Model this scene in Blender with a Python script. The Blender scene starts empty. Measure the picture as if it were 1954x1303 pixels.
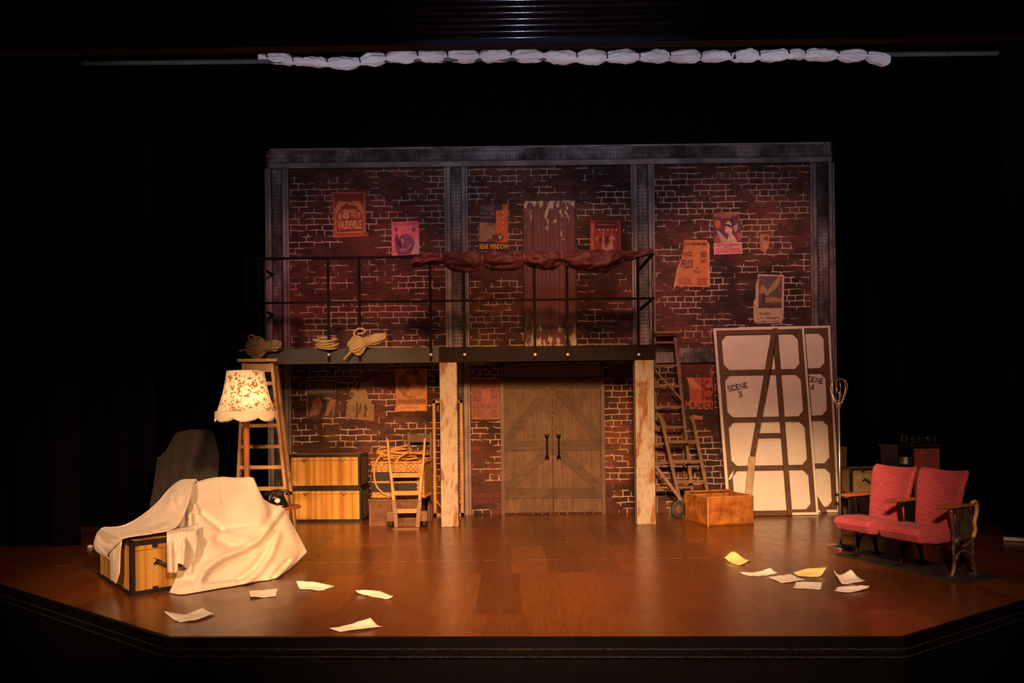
import bpy, math, random
from mathutils import Vector, Matrix, noise
random.seed(7)
S = bpy.context.scene
COL = S.collection
PI = math.pi
R = math.radians

# ------------------------------------------------------------------ camera
F, HZ, CX, CH, ROLL = 1400.0, 790.0, 977.0, 1.29, 0.0122
cd = bpy.data.cameras.new('camera'); cam = bpy.data.objects.new('camera', cd); COL.objects.link(cam)
cd.sensor_width = 36.0; cd.lens = 36.0 * F / 1954.0
cd.shift_y = (HZ - 651.5) / 1954.0
cam.matrix_world = Matrix.Translation((0, 0, CH)) @ Matrix.Rotation(PI / 2, 4, 'X') @ Matrix.Rotation(-ROLL, 4, 'Z')
cd.clip_start = 0.05; cd.clip_end = 100
S.camera = cam

# ------------------------------------------------------------------ world, exposure
w = bpy.data.worlds.new('dark_theatre'); S.world = w; w.use_nodes = True
bg = w.node_tree.nodes['Background']; bg.inputs[0].default_value = (0.55, 0.45, 0.75, 1); bg.inputs[1].default_value = 0.0035
S.view_settings.view_transform = 'Standard'; S.view_settings.look = 'None'
S.view_settings.exposure = 1.15; S.view_settings.gamma = 1.0; S.view_settings.use_curve_mapping = False

# ------------------------------------------------------------------ stage lights
def spot(name, loc, aim, power, color, angle, blend=0.5, size=0.12):
    l = bpy.data.lights.new(name, 'SPOT'); l.energy = power; l.color = color
    l.spot_size = R(angle); l.spot_blend = blend; l.shadow_soft_size = size
    o = bpy.data.objects.new(name, l); COL.objects.link(o); o.location = loc
    d = Vector(aim) - Vector(loc); o.rotation_euler = d.to_track_quat('-Z', 'Y').to_euler()
    return o
AMB = (1.0, 0.60, 0.27)
spot('front_spot_armchair', (2.0, -1.5, 4.3), (-2.50, 6.5, 0.6), 1150, (1.0, 0.545, 0.29), 24, 0.8, 0.25)
spot('front_spot_armchair_left', (-3.3, -1.5, 4.4), (-2.50, 6.1, 0.5), 1050, (1.0, 0.545, 0.29), 25, 0.8, 0.25)
spot('front_spot_flats', (-0.5, -1.0, 4.2), (3.1, 8.6, -0.15), 3000, (1.0, 0.55, 0.28), 17.3, 1.0, 0.3)
spot('front_spot_centre', (0.2, -1.0, 4.2), (-0.1, 8.1, 0.0), 3100, (1.0, 0.46, 0.17), 35, 0.9, 0.5)
spot('front_spot_trunks', (0.6, -1.0, 4.2), (-1.9, 8.9, 0.45), 700, (1.0, 0.50, 0.16), 14, 0.9)
spot('front_spot_ropes', (-3.2, 0.0, 4.1), (-2.05, 8.4, 2.0), 750, (1.0, 0.62, 0.34), 13, 0.9)
spot('front_spot_seats', (0.3, -1.0, 4.0), (3.1, 5.9, 0.3), 400, (1.0, 0.54, 0.36), 19, 0.7)
spot('front_spot_papers', (-0.3, -1.5, 4.6), (0.75, 5.6, 0.0), 1350, (1.0, 0.55, 0.30), 42, 1.0)
spot('bar_spot_red', (-0.6, 6.0, 4.6), (-2.1, 9.4, 2.75), 190, (1.0, 0.32, 0.25), 44, 1.0)
spot('bar_spot_rose', (1.8, 5.9, 4.6), (3.0, 9.4, 2.6), 220, (1.0, 0.46, 0.34), 52, 1.0)
spot('bar_spot_middle', (0.4, 5.9, 4.6), (0.5, 9.4, 2.5), 130, (1.0, 0.42, 0.2), 56, 1.0)
for k, x in enumerate((-3.2, -1.3, 0.6, 2.5, 4.4)):
    spot('bar_spot_lavender', (x, 5.7, 3.85), (x * 0.96, 8.3, 4.85), 15.5, (0.90, 0.82, 1.0), 110, 1.0)
spot('cabinet_fill_spot', (4.3, 4.6, 3.9), (4.75, 8.4, 0.95), 110, (1.0, 0.72, 0.55), 17, 0.9)  # unseen fill, added to brighten the cabinet and make its glasses glint
spot('header_spot_blue', (0.25, 2.0, 3.0), (0.3, 5.55, 4.35), 80, (0.5, 0.6, 1.0), 40, 1.0, 0.03)

# ------------------------------------------------------------------ helpers
def P(px, py, Y=None, Z=None):
    u = px - CX; v = py - HZ
    c, s = math.cos(ROLL), math.sin(ROLL)
    uu = u * c - v * s; vv = u * s + v * c
    if Z is not None:
        Y = F * (CH - Z) / vv
    return Vector((uu * Y / F, Y, CH - vv * Y / F))
def Ps(px, py, Y, zmin=0.006):
    p = P(px, py, Y)
    return P(px, py, Z=zmin) if p.z < zmin else p
def proj(p):
    u = F * p.x / p.y; v = F * (CH - p.z) / p.y
    return (CX + u + v * ROLL, HZ - u * ROLL + v)

def nt(name):
    m = bpy.data.materials.new(name); m.use_nodes = True
    t = m.node_tree; b = t.nodes['Principled BSDF']
    return m, t, b
def node(t, typ, **kw):
    n = t.nodes.new(typ)
    for k, v in kw.items():
        if k.startswith('i_'): n.inputs[int(k[2:])].default_value = v
        else: setattr(n, k, v)
    return n
def ramp(t, stops, interp='LINEAR'):
    n = t.nodes.new('ShaderNodeValToRGB'); cr = n.color_ramp; cr.interpolation = interp
    while len(cr.elements) < len(stops): cr.elements.new(0.5)
    for e, (p, c) in zip(cr.elements, stops):
        e.position = p; e.color = tuple(c) + (1,) if len(c) == 3 else c
    return n
def mixc(t, fac, a, b, mode='MIX'):
    n = t.nodes.new('ShaderNodeMix'); n.data_type = 'RGBA'; n.blend_type = mode
    for sock, val in ((n.inputs[0], fac), (n.inputs[6], a), (n.inputs[7], b)):
        if isinstance(val, (int, float)): sock.default_value = val
        elif isinstance(val, tuple): sock.default_value = val + (1,) if len(val) == 3 else val
        else: t.links.new(val, sock)
    return n.outputs[2]
def mth(t, op, a, b=None, c=None):
    n = t.nodes.new('ShaderNodeMath'); n.operation = op
    for i, val in enumerate((a, b, c)):
        if val is None: continue
        if isinstance(val, (int, float)): n.inputs[i].default_value = val
        else: t.links.new(val, n.inputs[i])
    return n.outputs[0]
def objco(t, scale=(1, 1, 1)):
    tc = t.nodes.new('ShaderNodeTexCoord'); mp = t.nodes.new('ShaderNodeMapping')
    mp.inputs['Scale'].default_value = scale
    t.links.new(tc.outputs['Object'], mp.inputs['Vector']); return mp.outputs[0]
def noi(t, vec, scale, detail=4, rough=0.55, dist=0.0):
    n = t.nodes.new('ShaderNodeTexNoise'); n.inputs['Scale'].default_value = scale
    n.inputs['Detail'].default_value = detail; n.inputs['Roughness'].default_value = rough; n.inputs['Distortion'].default_value = dist
    t.links.new(vec, n.inputs['Vector']); return n.outputs['Fac']
def bump(t, b, h, strength=0.3, dist=0.01):
    n = t.nodes.new('ShaderNodeBump'); n.inputs['Strength'].default_value = strength; n.inputs['Distance'].default_value = dist
    t.links.new(h, n.inputs['Height']); t.links.new(n.outputs[0], b.inputs['Normal'])

def mat(name, col, rough=0.6, var=0.25, scale=12, stretch=(1, 1, 1), metal=0.0, bmp=0.15, dark=None, spec=0.5, sheen=0):
    """noise-varied surface: base colour wandering between two tones"""
    m, t, b = nt(name)
    co = objco(t, stretch); f = noi(t, co, scale)
    c2 = dark if dark else tuple(x * (1 - var * 1.6) for x in col)
    c1 = tuple(min(1, x * (1 + var * 0.6)) for x in col)
    rp = ramp(t, [(0.3, c2), (0.68, c1)]); t.links.new(f, rp.inputs[0])
    t.links.new(rp.outputs[0], b.inputs['Base Color'])
    b.inputs['Roughness'].default_value = rough; b.inputs['Metallic'].default_value = metal
    b.inputs['Specular IOR Level'].default_value = spec
    if sheen: b.inputs['Sheen Weight'].default_value = sheen
    if bmp: bump(t, b, f, bmp, 0.004)
    return m
def wood(name, col, dark, axis='z', rough=0.5, scale=9, knots=True):
    st = {'x': (0.7, 9, 9), 'y': (9, 0.7, 9), 'z': (9, 9, 0.7)}[axis]
    m, t, b = nt(name); co = objco(t, st)
    f = noi(t, co, scale, 6, 0.6, 0.4)
    rp = ramp(t, [(0.28, dark), (0.52, tuple((a + c) / 2 for a, c in zip(col, dark))), (0.7, col)])
    t.links.new(f, rp.inputs[0])
    g = noi(t, objco(t), 5, 3); rp2 = ramp(t, [(0.3, (0.62, 0.62, 0.62)), (0.65, (1.1, 1.1, 1.1))]); t.links.new(g, rp2.inputs[0])
    t.links.new(mixc(t, 1.0, rp.outputs[0], rp2.outputs[0], 'MULTIPLY'), b.inputs['Base Color'])
    b.inputs['Roughness'].default_value = rough
    bump(t, b, f, 0.2, 0.003)
    return m

class MB:
    def __init__(s): s.v = []; s.f = []; s.m = []; s.s = []
    def add(s, vs, fs, mi=0, smooth=False):
        o = len(s.v); s.v += [Vector(x) for x in vs]
        for f in fs: s.f.append([i + o for i in f]); s.m.append(mi); s.s.append(smooth)
        return s
    def box(s, x0, x1, y0, y1, z0, z1, mi=0, M=None, taper=(0, 0)):
        tx, ty = taper
        vs = [(x0, y0, z0), (x1, y0, z0), (x1, y1, z0), (x0, y1, z0), (x0 + tx, y0 + ty, z1), (x1 - tx, y0 + ty, z1), (x1 - tx, y1 - ty, z1), (x0 + tx, y1 - ty, z1)]
        if M is not None: vs = [M @ Vector(x) for x in vs]
        return s.add(vs, [(0, 3, 2, 1), (4, 5, 6, 7), (0, 1, 5, 4), (1, 2, 6, 5), (2, 3, 7, 6), (3, 0, 4, 7)], mi)
    def beam(s, p0, p1, w, d, side=(1, 0, 0), mi=0, w1=None, d1=None):
        """box from p0 to p1; w along `side`, d along the third direction"""
        p0, p1 = Vector(p0), Vector(p1); ax = (p1 - p0).normalized()
        sd = Vector(side); sd = (sd - ax * sd.dot(ax)).normalized(); th = ax.cross(sd)
        vs = []
        for p, ww, dd in ((p0, w, d), (p1, w1 or w, d1 or d)):
            for a, b in ((-1, -1), (1, -1), (1, 1), (-1, 1)): vs.append(p + sd * a * ww / 2 + th * b * dd / 2)
        return s.add(vs, [(0, 3, 2, 1), (4, 5, 6, 7), (0, 1, 5, 4), (1, 2, 6, 5), (2, 3, 7, 6), (3, 0, 4, 7)], mi)
    def tube(s, pts, r, n=8, closed=False, mi=0, squash=None):
        pts = [Vector(p) for p in pts]; N = len(pts); vs = []; fs = []
        up = None
        for i, p in enumerate(pts):
            a = pts[i - 1] if (i > 0 or closed) else p; c = pts[(i + 1) % N] if (i < N - 1 or closed) else p
            t = (c - a)
            if t.length < 1e-9: t = Vector((0, 0, 1))
            t.normalize()
            if up is None:
                up = Vector((0, 0, 1)) if abs(t.z) < 0.9 else Vector((1, 0, 0))
            up = (up - t * up.dot(t))
            if up.length < 1e-6: up = t.orthogonal()
            up.normalize(); sd = t.cross(up)
            rr = r[i] if isinstance(r, (list, tuple)) else r
            for k in range(n):
                a_ = 2 * PI * k / n; vs.append(p + (up * math.cos(a_) + sd * math.sin(a_)) * rr)
        M = N if closed else N - 1
        for i in range(M):
            j = (i + 1) % N
            for k in range(n):
                l = (k + 1) % n; fs.append((i * n + k, i * n + l, j * n + l, j * n + k))
        if not closed:
            fs.append(tuple(range(n))[::-1]); fs.append(tuple(range((N - 1) * n, N * n)))
        return s.add(vs, fs, mi, True)
    def lathe(s, prof, c=(0, 0, 0), n=24, mi=0, M=None, cap=True, smooth=True):
        vs = []; fs = []
        for r, z in prof:
            for k in range(n):
                a = 2 * PI * k / n; vs.append(Vector((r * math.cos(a), r * math.sin(a), z)))
        for i in range(len(prof) - 1):
            for k in range(n):
                l = (k + 1) % n; fs.append((i * n + k, i * n + l, (i + 1) * n + l, (i + 1) * n + k))
        if cap:
            if prof[0][0] > 1e-4: fs.append(tuple(range(n))[::-1])
            if prof[-1][0] > 1e-4: fs.append(tuple(range((len(prof) - 1) * n, len(prof) * n)))
        if M is not None: vs = [M @ x for x in vs]
        return s.add([x + Vector(c) for x in vs], fs, mi, smooth)
    def grid(s, rows, mi=0, smooth=True, flip=False):
        nr, nc = len(rows), len(rows[0]); vs = [p for r in rows for p in r]; fs = []
        for i in range(nr - 1):
            for j in range(nc - 1):
                q = (i * nc + j, i * nc + j + 1, (i + 1) * nc + j + 1, (i + 1) * nc + j)
                fs.append(q[::-1] if flip else q)
        return s.add(vs, fs, mi, smooth)
    def prism(s, poly, d, M, mi=0):
        """polygon (x, z) in a plane, thickness d along local y"""
        n = len(poly); vs = [M @ Vector((x, 0, z)) for x, z in poly] + [M @ Vector((x, d, z)) for x, z in poly]
        fs = [tuple(range(n)), tuple(range(2 * n - 1, n - 1, -1))] + [(i, i + n, (i + 1) % n + n, (i + 1) % n) for i in range(n)]
        return s.add(vs, fs, mi)
    def build(s, name, mats, parent=None, bevel=0, seg=2, solid=0, world=False, subsurf=0, offset=0.0):
        if not isinstance(mats, (list, tuple)): mats = [mats]
        vs = s.v
        if world and parent is not None:
            inv = WM[parent.name].inverted(); vs = [inv @ x for x in vs]
        me = bpy.data.meshes.new(name); me.from_pydata([tuple(x) for x in vs], [], s.f)
        for m in mats: me.materials.append(m)
        for p, mi, sm in zip(me.polygons, s.m, s.s): p.material_index = mi; p.use_smooth = sm
        me.update()
        o = bpy.data.objects.new(name, me); COL.objects.link(o)
        if parent is not None:
            o.parent = parent; WM[o.name] = WM[parent.name]
        else: WM[o.name] = Matrix.Identity(4)
        if solid:
            md = o.modifiers.new('Solidify', 'SOLIDIFY'); md.thickness = solid; md.offset = offset
        if subsurf:
            md = o.modifiers.new('Subsurf', 'SUBSURF'); md.levels = subsurf; md.render_levels = subsurf
        if bevel:
            md = o.modifiers.new('Bevel', 'BEVEL'); md.width = bevel; md.segments = seg; md.limit_method = 'ANGLE'; md.angle_limit = R(40)
        return o
WM = {}
def tag(o, label, cat, group=None, kind=None):
    o['label'] = label; o['category'] = cat
    if group: o['group'] = group
    if kind: o['kind'] = kind
    return o
def thing(name, label, cat, loc=(0, 0, 0), rz=0, group=None):
    o = bpy.data.objects.new(name, None); o.empty_display_size = 0.1; COL.objects.link(o)
    o.location = loc; o.rotation_euler = (0, 0, rz); WM[o.name] = Matrix.Translation(loc) @ Matrix.Rotation(rz, 4, 'Z')
    return tag(o, label, cat, group)
def struct(o, kind='structure'):
    o['kind'] = kind; return o
def dup(root, loc, rz, label):
    r = root.copy(); COL.objects.link(r); r.location = loc; r.rotation_euler = (0, 0, rz); r['label'] = label
    WM[r.name] = Matrix.Translation(loc) @ Matrix.Rotation(rz, 4, 'Z')
    for ch in list(root.children):
        c = ch.copy(); COL.objects.link(c); c.parent = r
        for g in list(ch.children):
            d = g.copy(); COL.objects.link(d); d.parent = c
    return r
def crv(pts, per=6, closed=False):
    """Catmull-Rom through the points"""
    pts = [Vector(p) for p in pts]; n = len(pts); out = []
    for i in range(n if closed else n - 1):
        p1, p2 = pts[i], pts[(i + 1) % n]
        p0 = pts[i - 1] if (i > 0 or closed) else p1 * 2 - p2
        p3 = pts[(i + 2) % n] if (i + 2 < n or closed) else p2 * 2 - p1
        for k in range(per):
            t = k / per
            out.append(0.5 * ((2 * p1) + (p2 - p0) * t + (2 * p0 - 5 * p1 + 4 * p2 - p3) * t * t + (3 * p1 - p0 - 3 * p2 + p3) * t ** 3))
    if not closed: out.append(pts[-1])
    return out
def sgrid(ctrl, a=6, b=6):
    rows = [crv(r, a) for r in ctrl]
    cols = [crv([r[j] for r in rows], b) for j in range(len(rows[0]))]
    return [[c[i] for c in cols] for i in range(len(cols[0]))]
def nz(p, s=1.0): return noise.noise(Vector(p) * s)
def ell(cx, cy, rx, ry, n=20, a0=0, a1=2 * PI):
    return [(cx + rx * math.cos(a0 + (a1 - a0) * k / n), cy + ry * math.sin(a0 + (a1 - a0) * k / n)) for k in range(n)]
TXT = {}
def text_mesh(txt, bold=0.0):
    key = (txt, bold)
    if key in TXT: return TXT[key]
    c = bpy.data.curves.new('lettering', 'FONT'); c.body = txt; c.offset = bold; c.resolution_u = 3
    o = bpy.data.objects.new('lettering', c); COL.objects.link(o)
    dg = bpy.context.evaluated_depsgraph_get(); me = bpy.data.meshes.new_from_object(o.evaluated_get(dg))
    vs = [(v.co.x, v.co.y) for v in me.vertices]; fs = [tuple(p.vertices) for p in me.polygons]
    bpy.data.objects.remove(o); bpy.data.curves.remove(c); bpy.data.meshes.remove(me)
    x0 = min(v[0] for v in vs); x1 = max(v[0] for v in vs); y0 = min(v[1] for v in vs); y1 = max(v[1] for v in vs)
    TXT[key] = ([((x - x0) / (x1 - x0), (y - y0) / (y1 - y0)) for x, y in vs], fs)
    return TXT[key]

# ------------------------------------------------------------------ materials
def m_brick():
    m, t, b = nt('painted_brick')
    co = objco(t); sx = t.nodes.new('ShaderNodeSeparateXYZ'); t.links.new(co, sx.inputs[0])
    wob = noi(t, co, 9, 1); wz = noi(t, objco(t, (1, 1, 1.3)), 7, 1)
    cx = t.nodes.new('ShaderNodeCombineXYZ')
    t.links.new(mth(t, 'ADD', sx.outputs[0], mth(t, 'MULTIPLY', wob, 0.03)), cx.inputs[0])
    t.links.new(mth(t, 'ADD', sx.outputs[2], mth(t, 'MULTIPLY', wz, 0.03)), cx.inputs[1])
    br = t.nodes.new('ShaderNodeTexBrick'); t.links.new(cx.outputs[0], br.inputs['Vector'])
    br.offset = 0.5; br.squash = 0.55; br.squash_frequency = 3
    br.inputs['Scale'].default_value = 1.0; br.inputs['Mortar Size'].default_value = 0.0062; br.inputs['Mortar Smooth'].default_value = 0.2
    br.inputs['Bias'].default_value = -0.1; br.inputs['Brick Width'].default_value = 0.2; br.inputs['Row Height'].default_value = 0.0755
    br.inputs['Color1'].default_value = (0.115, 0.030, 0.019, 1); br.inputs['Color2'].default_value = (0.040, 0.014, 0.010, 1)
    br.inputs['Mortar'].default_value = (0.05, 0.02, 0.014, 1)
    big = noi(t, co, 1.1, 3); rb = ramp(t, [(0.36, (0.32, 0.28, 0.28)), (0.5, (0.85, 0.8, 0.8)), (0.66, (1.5, 1.45, 1.4))]); t.links.new(big, rb.inputs[0])
    c = mixc(t, 1.0, br.outputs['Color'], rb.outputs[0], 'MULTIPLY')
    org = noi(t, objco(t, (1.2, 1, 1.6)), 1.35, 3, 0.5, 0.6); ro = ramp(t, [(0.54, (0, 0, 0)), (0.7, (0.6, 0.6, 0.6))]); t.links.new(org, ro.inputs[0])
    c = mixc(t, ro.outputs[0], c, mixc(t, 0.5, br.outputs['Color'], (0.19, 0.075, 0.028)))
    fine = noi(t, co, 55, 4); rf = ramp(t, [(0.3, (0.65, 0.65, 0.65)), (0.7, (1.25, 1.25, 1.25))]); t.links.new(fine, rf.inputs[0])
    c = mixc(t, 1.0, c, rf.outputs[0], 'MULTIPLY')
    # pale mortar picked out by hand only in places
    msk = noi(t, objco(t, (0.8, 1, 1.5)), 2.7, 3, 0.55, 0.3); rm = ramp(t, [(0.43, (0, 0, 0)), (0.48, (1, 1, 1))]); t.links.new(msk, rm.inputs[0])
    gap = noi(t, objco(t, (0.55, 1, 1.6)), 8, 1); rg = ramp(t, [(0.38, (0.05, 0.05, 0.05)), (0.46, (1, 1, 1))]); t.links.new(gap, rg.inputs[0])
    f = mth(t, 'MULTIPLY', br.outputs['Fac'], mth(t, 'MULTIPLY', rm.outputs[0], rg.outputs[0]))
    c = mixc(t, f, c, (0.46, 0.35, 0.29))
    t.links.new(c, b.inputs['Base Color']); b.inputs['Roughness'].default_value = 0.85
    bump(t, b, fine, 0.15, 0.003)
    return m
def m_floor():
    m, t, b = nt('varnished_stage_boards')
    co = objco(t); sx = t.nodes.new('ShaderNodeSeparateXYZ'); t.links.new(co, sx.inputs[0])
    half = mth(t, 'FLOOR', mth(t, 'DIVIDE', mth(t, 'ADD', sx.outputs[1], 0.15), 1.22))
    bd = mth(t, 'FLOOR', mth(t, 'DIVIDE', mth(t, 'ADD', sx.outputs[0], mth(t, 'MULTIPLY', half, 0.37)), 0.305))
    cx = t.nodes.new('ShaderNodeCombineXYZ'); t.links.new(bd, cx.inputs[0]); t.links.new(half, cx.inputs[1])
    wn = t.nodes.new('ShaderNodeTexWhiteNoise'); wn.noise_dimensions = '2D'; t.links.new(cx.outputs[0], wn.inputs['Vector'])
    gr = noi(t, objco(t, (14, 0.6, 1)), 5, 6, 0.6, 0.5)
    rp = ramp(t, [(0.25, (0.10, 0.031, 0.008)), (0.5, (0.14, 0.045, 0.0115)), (0.75, (0.18, 0.060, 0.016))]); t.links.new(gr, rp.inputs[0])
    rb = ramp(t, [(0, (0.7, 0.7, 0.7)), (1, (1.25, 1.22, 1.2))]); t.links.new(wn.outputs['Value'], rb.inputs[0])
    c = mixc(t, 1.0, rp.outputs[0], rb.outputs[0], 'MULTIPLY')
    def seam(y, wd):
        return mth(t, 'LESS_THAN', mth(t, 'ABSOLUTE', mth(t, 'SUBTRACT', sx.outputs[1], y)), wd)
    sm = mth(t, 'MAXIMUM', seam(6.48, 0.012), mth(t, 'MAXIMUM', seam(7.35, 0.012), seam(8.6, 0.006)))
    brk = noi(t, objco(t, (3, 1, 1)), 3, 2); rk = ramp(t, [(0.42, (0, 0, 0)), (0.6, (0.55, 0.55, 0.55))]); t.links.new(brk, rk.inputs[0])
    c = mixc(t, mth(t, 'MULTIPLY', sm, rk.outputs[0]), c, (0.42, 0.22, 0.12))
    scu = noi(t, objco(t, (3, 9, 1)), 22, 2); rs = ramp(t, [(0.76, (0, 0, 0)), (0.80, (0.5, 0.5, 0.5))]); t.links.new(scu, rs.inputs[0])
    c = mixc(t, rs.outputs[0], c, (0.36, 0.2, 0.11))
    t.links.new(c, b.inputs['Base Color'])
    rr = noi(t, objco(t, (2, 1, 1)), 4, 4); r2 = ramp(t, [(0.3, (0.22, 0.22, 0.22)), (0.7, (0.29, 0.29, 0.29))]); t.links.new(rr, r2.inputs[0])
    t.links.new(r2.outputs[0], b.inputs['Roughness'])
    b.inputs['Specular IOR Level'].default_value = 0.5
    pass
    return m
def m_steel(name='painted_steelwork'):
    m, t, b = nt(name)
    co = objco(t)
    f = noi(t, objco(t, (1, 1, 0.8)), 2.3, 5, 0.65); rp = ramp(t, [(0.38, (0.022, 0.014, 0.013)), (0.5, (0.13, 0.105, 0.098)), (0.62, (0.31, 0.265, 0.25))])
    t.links.new(f, rp.inputs[0])
    g = noi(t, objco(t, (30, 1, 2)), 4, 4); rg = ramp(t, [(0.35, (0.6, 0.6, 0.6)), (0.65, (1.15, 1.15, 1.15))]); t.links.new(g, rg.inputs[0])
    t.links.new(mixc(t, 1.0, rp.outputs[0], rg.outputs[0], 'MULTIPLY'), b.inputs['Base Color']); b.inputs['Roughness'].default_value = 0.7
    return m
def m_post():
    m, t, b = nt('rusty_cream_paint'); co = objco(t)
    f = noi(t, objco(t, (1.5, 1, 0.55)), 4.6, 5, 0.6, 0.5); rp = ramp(t, [(0.50, (0.42, 0.37, 0.31)), (0.56, (0.36, 0.28, 0.21)), (0.61, (0.25, 0.12, 0.05)), (0.72, (0.30, 0.16, 0.08))])
    t.links.new(f, rp.inputs[0]); g = noi(t, objco(t, (1, 1, 0.5)), 30, 5, 0.65); rg = ramp(t, [(0.3, (0.7, 0.64, 0.58)), (0.52, (1, 1, 1))]); t.links.new(g, rg.inputs[0])
    t.links.new(mixc(t, 1.0, rp.outputs[0], rg.outputs[0], 'MULTIPLY'), b.inputs['Base Color']); b.inputs['Roughness'].default_value = 0.75
    bump(t, b, g, 0.2, 0.004); return m
def m_reddoor():
    m, t, b = nt('flaking_red_door_paint'); co = objco(t)
    sx = t.nodes.new('ShaderNodeSeparateXYZ'); t.links.new(co, sx.inputs[0])
    pl = noi(t, objco(t, (22, 1, 0.2)), 1, 2); rp = ramp(t, [(0.3, (0.11, 0.028, 0.026)), (0.7, (0.20, 0.055, 0.05))]); t.links.new(pl, rp.inputs[0])
    grv = mth(t, 'LESS_THAN', mth(t, 'FRACT', mth(t, 'DIVIDE', sx.outputs[0], 0.112)), 0.07)
    c = mixc(t, grv, rp.outputs[0], (0.03, 0.01, 0.01))
    fl = noi(t, objco(t, (2.5, 1, 1)), 6, 5, 0.62)
    zz = mth(t, 'SUBTRACT', sx.outputs[2], 3.0); edge = mth(t, 'MULTIPLY', mth(t, 'MULTIPLY', zz, zz), 0.20)
    low = mth(t, 'MULTIPLY', mth(t, 'MAXIMUM', mth(t, 'SUBTRACT', 2.55, sx.outputs[2]), 0.0), 0.30); fx = mth(t, 'ADD', mth(t, 'ADD', fl, low), mth(t, 'SUBTRACT', edge, 0.07)); rk = ramp(t, [(0.64, (0, 0, 0)), (0.66, (1, 1, 1))]); t.links.new(fx, rk.inputs[0])
    c = mixc(t, rk.outputs[0], c, (0.55, 0.42, 0.26))
    t.links.new(c, b.inputs['Base Color']); b.inputs['Roughness'].default_value = 0.7
    bump(t, b, fl, 0.2, 0.003); return m
def m_stripe():
    m, t, b = nt('striped_trunk_cloth'); co = objco(t)
    sx = t.nodes.new('ShaderNodeSeparateXYZ'); t.links.new(co, sx.inputs[0])
    h = mth(t, 'ADD', sx.outputs[0], sx.outputs[1]); cx = t.nodes.new('ShaderNodeCombineXYZ'); t.links.new(h, cx.inputs[0])
    f = noi(t, cx.outputs[0], 10, 2, 0.6)
    rp = ramp(t, [(0.36, (0.33, 0.135, 0.018)), (0.47, (0.43, 0.20, 0.030)), (0.53, (0.56, 0.31, 0.060)), (0.68, (0.60, 0.34, 0.072))]); t.links.new(f, rp.inputs[0])
    g = noi(t, co, 70, 3); rg = ramp(t, [(0.3, (0.86, 0.86, 0.86)), (0.7, (1.08, 1.08, 1.08))]); t.links.new(g, rg.inputs[0])
    t.links.new(mixc(t, 1.0, rp.outputs[0], rg.outputs[0], 'MULTIPLY'), b.inputs['Base Color']); b.inputs['Roughness'].default_value = 0.75
    bump(t, b, g, 0.08, 0.002); return m
def m_shade():
    m, t, b = nt('floral_shade_fabric'); co = objco(t)
    v = t.nodes.new('ShaderNodeTexVoronoi'); v.inputs['Scale'].default_value = 33; v.inputs['Randomness'].default_value = 0.9
    n2 = t.nodes.new('ShaderNodeTexNoise'); n2.inputs['Scale'].default_value = 24; n2.inputs['Detail'].default_value = 3; t.links.new(co, n2.inputs['Vector'])
    va = t.nodes.new('ShaderNodeVectorMath'); va.operation = 'MULTIPLY_ADD'; t.links.new(n2.outputs['Color'], va.inputs[0]); va.inputs[1].default_value = (0.09, 0.09, 0.09); t.links.new(co, va.inputs[2])
    t.links.new(va.outputs[0], v.inputs['Vector'])
    rp = ramp(t, [(0.42, (1, 1, 1)), (0.50, (0, 0, 0))]); t.links.new(v.outputs['Distance'], rp.inputs[0])
    pick = ramp(t, [(0.38, (0, 0, 0)), (0.42, (1, 1, 1))]); sc = t.nodes.new('ShaderNodeSeparateXYZ'); t.links.new(v.outputs['Color'], sc.inputs[0]); t.links.new(sc.outputs[0], pick.inputs[0])
    hue = ramp(t, [(0.2, (0.42, 0.20, 0.07)), (0.8, (0.55, 0.30, 0.12))]); t.links.new(n2.outputs['Fac'], hue.inputs[0])
    c = mixc(t, mth(t, 'MULTIPLY', rp.outputs[0], pick.outputs[0]), (0.93, 0.88, 0.72), hue.outputs[0])
    t.links.new(c, b.inputs['Base Color']); b.inputs['Roughness'].default_value = 0.8
    tr = t.nodes.new('ShaderNodeBsdfTranslucent'); t.links.new(c, tr.inputs[0]); mx = t.nodes.new('ShaderNodeMixShader'); mx.inputs[0].default_value = 0.35
    t.links.new(b.outputs[0], mx.inputs[1]); t.links.new(tr.outputs[0], mx.inputs[2]); t.links.new(mx.outputs[0], t.nodes['Material Output'].inputs[0])
    return m
def m_weave(name, col, dark, sx_, sz_):
    m, t, b = nt(name)
    co = objco(t)
    s = t.nodes.new('ShaderNodeSeparateXYZ'); t.links.new(co, s.inputs[0])
    h = mth(t, 'ADD', s.outputs[0], s.outputs[1])
    row = mth(t, 'FLOOR', mth(t, 'MULTIPLY', s.outputs[2], sz_))
    a = mth(t, 'SINE', mth(t, 'ADD', mth(t, 'MULTIPLY', h, sx_), mth(t, 'MULTIPLY', row, PI)))
    c = mth(t, 'ABSOLUTE', mth(t, 'SINE', mth(t, 'MULTIPLY', s.outputs[2], sz_ * PI)))
    wv = mth(t, 'MULTIPLY', mth(t, 'ADD', mth(t, 'MULTIPLY', a, 0.4), 0.6), c)
    rp = ramp(t, [(0.05, dark), (0.6, col)]); t.links.new(wv, rp.inputs[0])
    n = noi(t, co, 14, 3); rn = ramp(t, [(0.3, (0.6, 0.6, 0.6)), (0.7, (1.15, 1.15, 1.15))]); t.links.new(n, rn.inputs[0])
    t.links.new(mixc(t, 1.0, rp.outputs[0], rn.outputs[0], 'MULTIPLY'), b.inputs['Base Color']); b.inputs['Roughness'].default_value = 0.6
    bump(t, b, wv, 0.6, 0.006); return m
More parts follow.
